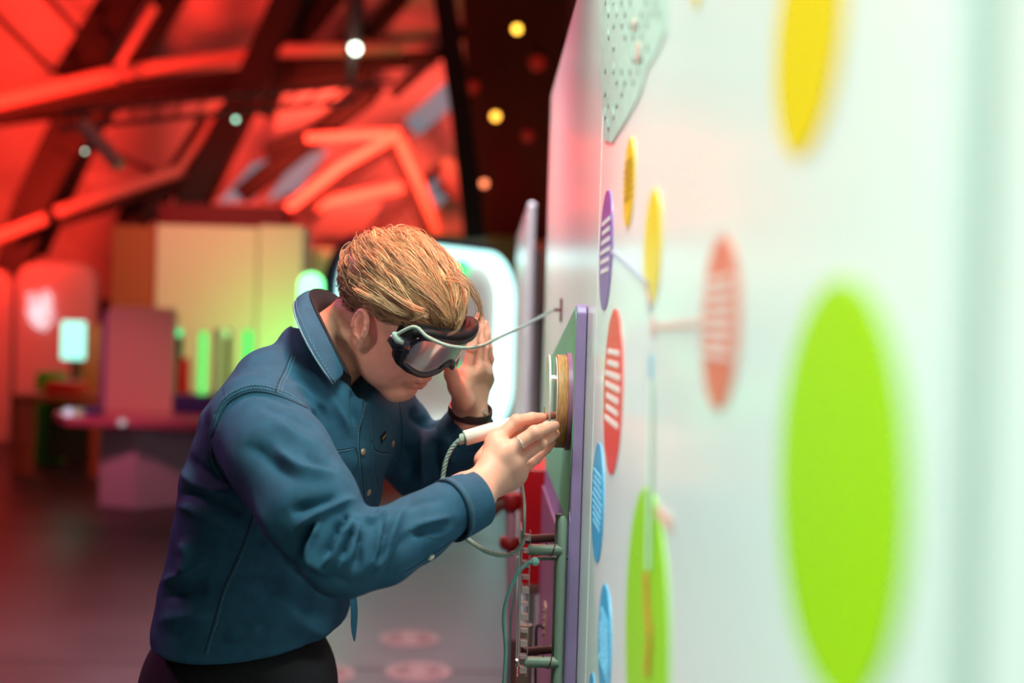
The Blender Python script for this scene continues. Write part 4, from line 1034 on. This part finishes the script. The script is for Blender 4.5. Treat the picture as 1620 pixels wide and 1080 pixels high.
# drape helpers: pixel paths laid on to the finished shirt surface
bvh = BVHTree.FromPolygons([Vector(v) for v in sv], [tuple(q) for q in sq.tolist()])
def drape(px, py, lift=0.0):
    d = (fwd * F + rt * (px - 810) - up * (py - 540)).normalized(); h = bvh.ray_cast(CAM, d)
    if h[0] is None: return None
    n = h[1] if h[1].dot(d) < 0 else -h[1]
    return h[0] + n * lift, n
def seam(pts, name='seam', r=.0009, m=SEAMD, lift=.0002, dashes=(), n=10, parent=None):
    runs = [[]]                                       # keep the longest run that stays on one layer of cloth
    for x, y in cr_path(pts, n):
        p = drape(x, y, lift)
        if p is None or (runs[-1] and (p[0] - runs[-1][-1][0]).length > .012): runs.append([])
        if p: runs[-1].append(p)
    P = max(runs, key=len)
    if len(P) < 2: return
    s = MB(); s.tube([p[0] for p in P], r, n=6); o = s.build(name, m, parent or shirt, smooth='all')
    for off in dashes:
        Q = []
        for i, (p, nn) in enumerate(P):
            t = (P[min(i + 1, len(P) - 1)][0] - P[max(i - 1, 0)][0])
            if t.length < 1e-6: continue
            Q.append(p + t.normalized().cross(nn) * off + nn * .0004)
        s = MB(); acc = 0; on = []; last = None; step = .0026
        fine = smooth_path(Q, 8); cur = [fine[0]]; state = True
        for a_, b_ in zip(fine[:-1], fine[1:]):
            acc += (b_ - a_).length
            if state: cur.append(b_)
            if acc > (step if state else step * .5):
                if state and len(cur) > 1: s.tube([cur[0], cur[len(cur) // 2], cur[-1]], .00042, n=4)
                state = not state; acc = 0; cur = [b_]
        if s.v: s.build('stitching', STITCH, parent or shirt)
    return o
seam([(333, 692), (338, 684), (345, 668), (355, 646), (370, 630), (400, 619), (435, 624), (470, 638), (500, 655), (515, 678), (528, 708)], dashes=(-.0045, -.009))
seam([(334, 700), (340, 730), (352, 752), (362, 765)], dashes=(.004,))
seam([(459, 562), (450, 585), (440, 605), (436, 620)], dashes=(-.003, -.0075))
seam([(402, 806), (396, 828), (385, 860), (370, 895), (352, 935), (338, 985), (323, 1034)], dashes=(-.004,))
seam([(354, 588), (354, 610), (356, 630)], r=.0006)
seam([(529, 712), (545, 710), (560, 707)], r=.0006, dashes=(.002,))
seam([(562, 708), (567, 726), (560, 745), (548, 754)], r=.0006)
seam([(580, 640), (572, 668), (568, 700), (572, 740), (576, 790), (580, 830)], r=.0008, dashes=(.003,))
seam([(588, 655), (589, 690), (592, 735), (598, 780), (604, 820)], r=.0006, dashes=(.002,))
seam([(622, 600), (632, 640), (636, 690), (632, 730)], r=.0006)
seam([(587, 697), (595, 712), (612, 716), (630, 717)], r=.0010, dashes=(.0025,))
seam([(640, 905), (665, 890), (700, 866), (718, 852)], r=.0007, dashes=(.003,))
seam([(645, 838), (690, 852), (716, 838)], r=.0004)
def snap(px, py, r, name='snap_button', parent=None, m=BUTTON):
    h = drape(px, py, .0)
    if not h: return
    s = MB(); s.lathe(h[0], [(r, 0), (r, .0012), (r * .8, .0022), (r * .3, .0026)], axis=h[1], n=18); s.build(name, m, parent or shirt, smooth='all')
snap(574, 715, .0052); snap(583, 779, .0052); snap(621, 702, .0050); snap(682, 881, .0045, m=mat('pale_snap', (.8, .74, .55), .4))
h_ = drape(606, 691, .001)
if h_:
    s = MB(); q = h_[1].to_track_quat('Z', 'Y').to_matrix(); s.box(h_[0], (.020, .011, .0012), q @ Matrix.Rotation(math.radians(20), 3, 'Z'), bev=.0003); s.build('pocket_tab', BLACK, shirt)
    s = MB()
    for k in range(5): s.box(h_[0] + q @ Matrix.Rotation(math.radians(20), 3, 'Z') @ Vector((-.006 + k * .003, 0, .0009)), (.0018, .003, .0006), q)
    s.build('tab_lettering', mat('gold_thread', (.4, .32, .15), .5), shirt)

# open tubes and sheets
def tube_ring(c0, c1, r0, r1, th, squash=1.0, n=40, name='cuff', m=DENIM, parent=None, wob=0.0, hint=(0, 0, 1)):
    c0 = Vector(c0); c1 = Vector(c1); ax = (c1 - c0).normalized(); a = (Vector(hint) - ax * ax.dot(Vector(hint))).normalized(); b = ax.cross(a)
    prof = [(r0 - th, 0), (r0, 0)] + [(r0 + (r1 - r0) * t + .0008 * math.sin(t * PI), t) for t in np.linspace(.08, .92, 7)] + [(r1, 1), (r1 - th, 1), (r1 - th - .001, .5)]
    vs = []; fs = []; k_ = len(prof)
    for r, t in prof:
        for k in range(n):
            g = 2 * PI * k / n; w_ = 1 + wob * math.sin(3 * g + t * 2)
            vs.append(c0 + (c1 - c0) * t + (a * math.cos(g) + b * math.sin(g) * squash) * r * w_)
    for i in range(k_):
        for k in range(n): k2 = (k + 1) % n; j = (i + 1) % k_; fs.append((i * n + k, i * n + k2, j * n + k2, j * n + k))
    s = MB(); s.add(vs, fs); return s.build(name, m, parent or shirt, smooth=True)
def on_tube(c0, c1, r, t, g, squash, hint=(0, 0, 1)):
    c0 = Vector(c0); c1 = Vector(c1); ax = (c1 - c0).normalized(); a = (Vector(hint) - ax * ax.dot(Vector(hint))).normalized(); b = ax.cross(a)
    return c0 + (c1 - c0) * t + (a * math.cos(g) + b * math.sin(g) * squash) * r
cu0, cu1 = at(711, 808, 1.468), at(752, 790, 1.500)
cuff = tube_ring(cu0, cu1, .0410, .0392, .0025, .94, name='cuff', wob=.015)
for tt_ in (.10, .16):
    s = MB()
    for k in range(96):
        g0 = 2 * PI * k / 96; g1 = g0 + 2 * PI / 96 * .65
        s.tube([on_tube(cu0, cu1, .0424, tt_, g0, .92), on_tube(cu0, cu1, .0424, tt_, g1, .92)], .0005, n=4)
    s.build('stitching', STITCH, cuff)
s = MB(); s.tube([on_tube(cu0, cu1, .0414, .01, 2 * PI * k / 48, .92) for k in range(49)], .0013, n=6); s.build('seam', SEAMD, cuff, smooth='all')
fc0, fc1 = at(722, 700, 1.822), at(750, 664, 1.790)
tube_ring(fc0, fc1, .043, .041, .0025, .95, name='cuff', wob=.02)

def sheet(rows, name, m, parent, th=.0022, sub=2):
    n = len(rows[0]); s = MB(); s.add([p for r in rows for p in r], [(i * n + k, i * n + k + 1, (i + 1) * n + k + 1, (i + 1) * n + k) for i in range(len(rows) - 1) for k in range(n - 1)])
    o = s.build(name, m, parent, smooth='all')
    md = o.modifiers.new('thick', 'SOLIDIFY'); md.thickness = th; md.offset = 0
    if sub: sb = o.modifiers.new('sub', 'SUBSURF'); sb.levels = sub; sb.render_levels = sub
    return o
def cpath(lst, n): # resample Catmull-Rom to exactly n points
    P = smooth_path([at(*p) for p in lst], 8); L = [0]
    for a_, b_ in zip(P[:-1], P[1:]): L.append(L[-1] + (b_ - a_).length)
    out = []
    for k in range(n):
        t = L[-1] * k / (n - 1); i = max(j for j in range(len(L)) if L[j] <= t + 1e-9); i = min(i, len(P) - 2)
        out.append(P[i].lerp(P[i + 1], (t - L[i]) / max(L[i + 1] - L[i], 1e-9)))
    return out
N_ = 26
top_ = cpath([(546, 590, 1.600), (536, 566, 1.592), (520, 532, 1.590), (504, 500, 1.602), (492, 472, 1.635), (494, 461, 1.675), (512, 460, 1.72), (540, 474, 1.765), (565, 505, 1.79), (585, 555, 1.785), (596, 600, 1.770)], N_)
low_ = cpath([(527, 607, 1.560), (505, 576, 1.552), (484, 540, 1.555), (470, 508, 1.575), (465, 488, 1.615), (468, 476, 1.665), (488, 470, 1.74), (530, 480, 1.80), (575, 515, 1.83), (600, 570, 1.82), (612, 612, 1.800)], N_)
mid_ = [a_.lerp(b_, .5) + (a_ - Vector(ap(540, 560, 1.69))).normalized() * .006 for a_, b_ in zip(top_, low_)]
col_ = sheet([top_, mid_, low_], 'collar', DENIM, shirt, .0030)
s = MB(); s.tube([p + Vector((0, -.0016, 0)) for p in low_], .0013, n=6); s.build('collar_edge', STITCH, col_, smooth='all')
q_ = [a_.lerp(b_, .80) + (a_ - Vector(ap(540, 560, 1.69))).normalized() * .0042 for a_, b_ in zip(top_, low_)]
s = MB()
for a_, b_ in zip(q_[:-1], q_[1:]):
    for k in range(4): s.tube([a_.lerp(b_, k / 4 + .03), a_.lerp(b_, k / 4 + .18)], .0005, n=4)
s.build('stitching', STITCH, col_)
st_ = cpath([(560, 598, 1.630), (545, 572, 1.625), (528, 540, 1.625), (514, 512, 1.635), (505, 494, 1.655), (506, 486, 1.68), (520, 484, 1.71), (545, 495, 1.745), (568, 520, 1.765), (585, 560, 1.765), (592, 598, 1.755)], N_)
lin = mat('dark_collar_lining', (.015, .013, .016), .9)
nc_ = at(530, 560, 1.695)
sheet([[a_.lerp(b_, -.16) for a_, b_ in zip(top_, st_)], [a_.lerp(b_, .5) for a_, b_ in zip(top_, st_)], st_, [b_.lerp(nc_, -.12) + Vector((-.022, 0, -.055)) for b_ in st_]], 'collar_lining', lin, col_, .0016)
# placket tail hanging below the hem
sheet([[at(548, 930, 1.665), at(556, 965, 1.66), at(553, 990, 1.66), at(560, 1018, 1.66)], [at(563, 930, 1.68), at(567, 960, 1.675), at(566, 985, 1.67), at(562, 1017, 1.66)]], 'placket_tail', DENIM, shirt, .003)

# bracelet and ring
wc0 = at(743, 656, 1.778); wc1 = at(745, 644, 1.772)
tube_ring(wc0, wc1, .0345, .0345, .002, .86, hint=(1, 0, -.15), name='bracelet', m=LEATHER, parent=person)
s = MB(); s.lathe(at(766, 651, 1.765), [(.004, 0), (.004, .004)], axis=(.3, -1, .2), n=12); s.build('bracelet_clasp', SILVER, person, smooth=True)
fa, fb = Vector(n_f[1][0]), Vector(n_f[1][1]); fa2 = fa.lerp(fb, .52); ax = (fb - fa).normalized()
ring_o = tube_ring(fa2 - ax * .0011, fa2 + ax * .0011, .0108, .0108, .0014, 1.0, n=28, name='ring', m=SILVER, parent=person)
hc = fa2 + ((CAM - fa2) - ax * ax.dot(CAM - fa2)).normalized() * .0112 + Vector((0, 0, .0015))
s = MB()
for k in range(5): s.lathe(hc + ax.cross(Vector((0, 1, 0))).normalized() * (k - 2) * .0018, [(.0004, -.001), (.0014, 0), (.0004, .0012)], axis=(0, -1, .2), n=8)
s.build('ring_stone', mat('ring_stone', (.85, .9, .85), .05, metal=.3), person)

# ---------------- goggles (held on by a strap; a thing of their own)
gog = empty('safety_goggles', H(.09, 0, -.02), 'black safety goggles with grey reflecting lenses worn under the blond fringe', 'goggles')
def gfront(phi, z, out=0.0): return H(.033 + (.088 + out) * math.cos(phi), (.088 + out) * math.sin(phi) * .98, z + .009)
outline = []
half = [(0, .045), (14, .046), (28, .046), (40, .044), (48, .038), (53, .024), (54, .006), (51, -.010), (44, -.015), (34, -.020), (24, -.020), (16, -.014), (11, -.009), (6, .001), (0, .004)]
hp = smooth_path([(a_, b_ * 1000, 0) for a_, b_ in half], 5)
hp = [(math.radians(max(p.x, 0)), p.y / 1000) for p in hp]
outline = hp + [(-a_, b_) for a_, b_ in reversed(hp[1:-1])]
c_z = .012
def shrink(k): return [(a_ * k, c_z + (z_ - c_z) * k) for a_, z_ in outline]
LENS = mat('grey_mirror_lens', (.62, .58, .60), .16, metal=.75, coat=.5)
# lens: radial fan between the outline and a centre line
s = MB(); rows = [[gfront(a_ * k, .014 + (z_ - .014) * k) for a_, z_ in outline] for k in (.94, .8, .6, .4, .2, .04)]
n = len(outline); vs = [p for r in rows for p in r]
s.add(vs, [(i * n + k, i * n + (k + 1) % n, (i + 1) * n + (k + 1) % n, (i + 1) * n + k) for i in range(len(rows) - 1) for k in range(n)] + [tuple((len(rows) - 1) * n + k for k in range(n))])
s.build('lens', LENS, gog, smooth='all')
# frame rim
rim_pts = [gfront(a_, z_, .0005) for a_, z_ in outline]; rim_pts.append(rim_pts[0]); rim_pts.append(rim_pts[1])
s = MB(); s.tube(rim_pts, .0046, n=12, caps=False); s.build('lens_frame', BLACKP, gog, smooth='all')
# rubber skirt from the rim back to the face
back = [H(.033 + .087 * math.cos(a_) - .020 - .004 * (1 - math.cos(a_)), .086 * math.sin(a_) * .94, c_z + .006 + (z_ - c_z) * 1.10 + (.004 if z_ > .02 else -.001)) for a_, z_ in outline]
mid = [H(.033 + .090 * math.cos(a_) - .011, .089 * math.sin(a_), c_z + .006 + (z_ - c_z) * 1.12) for a_, z_ in outline]
s = MB(); s.add([gfront(a_, z_, .001) for a_, z_ in outline] + mid + back, [(i * n + k, i * n + (k + 1) % n, (i + 1) * n + (k + 1) % n, (i + 1) * n + k) for i in (0, 1) for k in range(n)])
sk = s.build('rubber_skirt', BLACK, gog, smooth='all'); md = sk.modifiers.new('thick', 'SOLIDIFY'); md.thickness = .0035; md.offset = 0
# top vent housing
tv = [(math.radians(a_), z_) for a_, z_ in ((-56, .040), (-45, .048), (-25, .052), (0, .053), (25, .052), (45, .048), (56, .040))]
s = MB(); s.tube(smooth_path([gfront(a_, z_ - .003, -.006) for a_, z_ in tv], 5), .0075, n=10, flat=1.3); s.build('top_vent', BLACK, gog, smooth='all')
# side clips and strap
for sd in (-1, 1):
    s = MB(); s.tube([gfront(sd * math.radians(52), .018, .001), H(.068, sd * .080, .022), H(.058, sd * .081, .024)], [.011, .012, .009], n=10, flat=.45, hint=HR @ Vector((0, 0, 1))); s.build('side_clip', BLACKP, gog, smooth='all')
st = [H(.058, -.066, .034), H(.036, -.060, .046), H(.0, -.076, .056), H(-.06, -.062, .056), H(-.095, -.03, .050), H(-.106, 0, .048), H(-.095, .03, .050), H(-.06, .062, .056), H(.0, .076, .056), H(.040, .0775, .046), H(.062, .080, .030)]
s = MB(); s.tube(smooth_path(st, 5), .009, n=8, flat=.16, hint=HR @ Vector((0, 0, 1))); s.build('strap', BLACK, gog, smooth='all')
kx = H(.066, -.087, .034)
s = MB(); s.tube([kx + Vector((.000, -.002, .004)), kx, kx + Vector((.004, -.002, -.006)), kx + Vector((.012, -.002, -.010))], [.0035, .0055, .005, .003], n=8); s.build('cord_knot', CORD, gog, smooth='all')
def head_y(p): return p
cable('goggle_cord', [kx, at(655, 517, kx.y - .012), at(675, 532, kx.y - .016), at(700, 544, kx.y - .018), at(722, 549, kx.y - .010), at(742, 550, kx.y + .02), at(765, 545, 1.72), at(795, 531, 1.84), at(835, 512, 2.05), (an.x - .004, an.y, an.z)], .0026, CORD, 'pale cord running from the goggles to the wall bracket', n=10)

# ---------------- probe held in the near hand
pb = empty('hand_probe', at(735, 693, Yp), 'cream plastic handle with a copper tip held in the near hand', 'probe')
p0, p1 = at(735, 693, 1.572), at(822, 668, 1.590); ax = (p1 - p0).normalized()
s = MB(); s.lathe(p0, [(.0098, 0), (.0108, .0012), (.0108, (p1 - p0).length), (.009, (p1 - p0).length + .002)], axis=ax, n=28); s.build('handle', PVC, pb, smooth=True)
s = MB(); s.tube([p1, at(858, 660, 1.602), at(881, 656, 1.612)], [.0045, .0048, .0052], n=16); s.build('copper_tip', COPPER, pb, smooth=True)
s = MB(); s.lathe(at(880, 657, 1.612), [(.0056, -.001), (.0056, .001), (.003, .0015)], axis=ax, n=16); s.build('tip_ring', SILVER, pb, smooth=True)
s = MB(); s.tube([at(861, 660, 1.602), at(861, 644, 1.602)], .0009, n=6); s.build('pin', mat('ochre_pin', (.35, .25, .08), .4), pb, smooth=True)
s = MB()
for k in range(3): s.tube([p0 + ax * (-.002 + k * .002) + Vector((0, math.cos(a_) * .006, math.sin(a_) * .006)) - ax * .004 for a_ in np.linspace(0, 2 * PI, 9)], .0022, n=6)
s.tube([p0 - ax * .004, p0 - ax * .010 + Vector((0, -.002, -.004))], .003, n=6)
s.build('rope_knot', CORD, pb, smooth='all')

# ---------------- hair
def zb(x): return np.interp(x, [-.12, -.065, -.04, -.022, .02, .045, .068, .09], [-.036, -.036, -.012, .024, .027, .040, .070, .086])
def hmask(P, wdt=.010): return np.clip((P[..., 2] - zb(P[..., 0])) / wdt + .5, 0, 1)
def cap_sdf(P):
    m_ = hmask(P, .016); th = .004 + .007 * np.clip((P[..., 2] - .02) / .05, 0, 1)
    return cranium(P) - (th * m_ - .006 * (1 - m_))
cv, cq = isomesh(cap_sdf, (-.13, -.1, -.06), (.11, .1, .15), .0025)
HC = A3((-.012, 0, .037)); HRad = A3((.093, .073, .074))
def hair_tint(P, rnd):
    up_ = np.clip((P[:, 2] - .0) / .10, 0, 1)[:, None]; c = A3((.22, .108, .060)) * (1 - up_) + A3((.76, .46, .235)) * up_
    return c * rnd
HAIRM = mat('blond_hair', (.5, .3, .15), .32, vcol='tint', spec=.6)
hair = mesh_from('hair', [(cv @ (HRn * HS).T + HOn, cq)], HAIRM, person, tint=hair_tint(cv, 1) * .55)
def strands(n_clump, per, seed):
    R = np.random.default_rng(seed); V = []; Fq = []; T = []; base_i = 0
    wh = A3((-.85, .25, .45)); wh /= np.linalg.norm(wh)
    k = 0
    while k < n_clump:
        n = R.normal(size=3); n /= np.linalg.norm(n); p = HC + n * HRad
        if hmask(p[None])[0] < .75: continue
        k += 1
        top = np.clip((p[2] - .01) / .09, 0, 1); backn = np.clip((-p[0] - .02) / .06, 0, 1)
        L = (.022 + .085 * top) * (1 - .45 * backn * (1 - top)) * R.uniform(.8, 1.15)
        if p[2] < .0: L = .012
        lift = (.006 + .013 * top) * R.uniform(.75, 1.15)
        if p[2] < .0: lift = .003
        path = []; q = n.copy(); S_ = 12; wav = R.normal(size=3) * .18
        fr_b = R.uniform(.55, .95)
        for s_ in range(S_ + 1):
            t = s_ / S_; off = lift * (1 - (1 - min(t * 2.2, 1)) ** 2) * (1 - .25 * t)
            nn = q / HRad; nn /= np.linalg.norm(nn)
            pos = HC + q * HRad + nn * off; path.append(pos)
            dirv = q - wh * float(q @ wh); dirv /= np.linalg.norm(dirv) + 1e-6
            bias = A3((1.0, -.05 * top, .16 - .30 * t)); dv = dirv * (.25 + .3 * backn) + bias * (1 - .25 * backn) * fr_b * 1.3 + wav * math.sin(t * 5 + k)
            if p[2] < .0: dv = A3((.25, 0, -1.0))
            dv = dv - nn * float(dv @ nn); dv /= np.linalg.norm(dv)
            step = L / S_; q = q + dv * step / HRad; q /= np.linalg.norm(q)
        path = np.array(path, dtype=f32)
        shade = R.uniform(.35, 1.3) * (1.5 if R.random() < .15 else 1)
        for j in range(per):
            o0 = R.normal(size=3) * .0042; o1 = R.normal(size=3) * .0013; ln = R.uniform(.75, 1.08)
            cut = max(4, int(round((S_ + 1) * min(ln, 1)))); tt_ = np.linspace(0, 1, S_ + 1)[:cut, None]
            pp = path[:cut] + o0 * (1 - tt_) + o1 * tt_ + (R.normal(size=3) * .0016) * np.sin(tt_ * 7 + R.uniform(0, 6))
            r = .00048 * R.uniform(.6, 1.3)
            tg = np.gradient(pp, axis=0); tg /= np.linalg.norm(tg, axis=1)[:, None] + 1e-9
            a_ = np.cross(tg, A3((.3, .5, .8))); a_ /= np.linalg.norm(a_, axis=1)[:, None] + 1e-9; b_ = np.cross(tg, a_)
            rr = r * np.clip(1.15 - np.linspace(0, 1, cut) ** 3, .2, 1)[:, None]
            ringv = [pp + (a_ * math.cos(g) + b_ * math.sin(g)) * rr for g in (0, 2.094, 4.189)]
            vv = np.stack(ringv, 1).reshape(-1, 3)
            idx_ = np.arange(cut - 1) * 3
            for e in range(3):
                e2 = (e + 1) % 3
                Fq.append(np.stack([idx_ + e, idx_ + e2, idx_ + e2 + 3, idx_ + e + 3], 1) + base_i)
            base_i += len(vv); V.append(vv)
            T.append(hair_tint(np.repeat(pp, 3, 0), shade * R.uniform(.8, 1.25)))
    return np.concatenate(V), np.concatenate(Fq), np.concatenate(T)
V1, Q1, T1 = strands(900, 13, 3)
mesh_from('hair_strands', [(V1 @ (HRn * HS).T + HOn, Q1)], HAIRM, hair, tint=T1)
# loose locks of the fringe over the goggles
def lock(pts, n_, seed, spread=.003, r=.0005, bright=1.6):
    R = np.random.default_rng(seed); P = np.array([p[:] for p in smooth_path([at(*p) for p in pts], 6)], dtype=f32); V = []; Fq = []; b0 = 0
    for j in range(n_):
        tt_ = np.linspace(0, 1, len(P))[:, None]; pp = P + R.normal(size=3) * spread * (1 - .6 * tt_) + R.normal(size=3) * .0012 * np.sin(tt_ * 6 + j)
        tg = np.gradient(pp, axis=0); tg /= np.linalg.norm(tg, axis=1)[:, None]; a_ = np.cross(tg, A3((.2, .9, .1))); a_ /= np.linalg.norm(a_, axis=1)[:, None]; b_ = np.cross(tg, a_)
        rr = r * np.clip(1.2 - tt_ ** 2, .2, 1); vv = np.stack([pp + (a_ * math.cos(g) + b_ * math.sin(g)) * rr for g in (0, 2.094, 4.189)], 1).reshape(-1, 3)
        ii = np.arange(len(P) - 1) * 3
        for e in range(3): e2 = (e + 1) % 3; Fq.append(np.stack([ii + e, ii + e2, ii + e2 + 3, ii + e + 3], 1) + b0)
        b0 += len(vv); V.append(vv)
    V = np.concatenate(V); return mesh_from('loose_lock', [(V, np.concatenate(Fq))], HAIRM, hair, tint=np.tile(A3((.42, .26, .13)) * bright, (len(V), 1)))
yl = HO.y
lock([(690, 440, yl - .06), (722, 444, yl - .095), (738, 455, yl - .10), (740, 468, yl - .105), (734, 488, yl - .108), (729, 508, yl - .11), (722, 522, yl - .112), (708, 530, yl - .112)], 10, 11, spread=.0032, r=.0004, bright=1.2)
lock([(620, 470, yl - .095), (650, 485, yl - .108), (668, 492, yl - .112), (662, 502, yl - .112), (648, 507, yl - .11)], 9, 13, spread=.003, bright=1.2)
lock([(715, 430, yl - .05), (740, 450, yl - .06), (756, 478, yl - .06), (760, 500, yl - .06), (750, 515, yl - .06)], 22, 14, spread=.006, bright=.7)

lock([(585, 440, yl - .085), (618, 462, yl - .098), (650, 484, yl - .106), (676, 500, yl - .108)], 26, 21, spread=.006, r=.00042, bright=1.25)
lock([(625, 425, yl - .085), (662, 450, yl - .098), (694, 478, yl - .106), (712, 502, yl - .108)], 26, 22, spread=.006, r=.00042, bright=1.1)
lock([(565, 455, yl - .085), (592, 470, yl - .095), (622, 488, yl - .102), (645, 497, yl - .104)], 22, 23, spread=.004, r=.00042, bright=1.3)
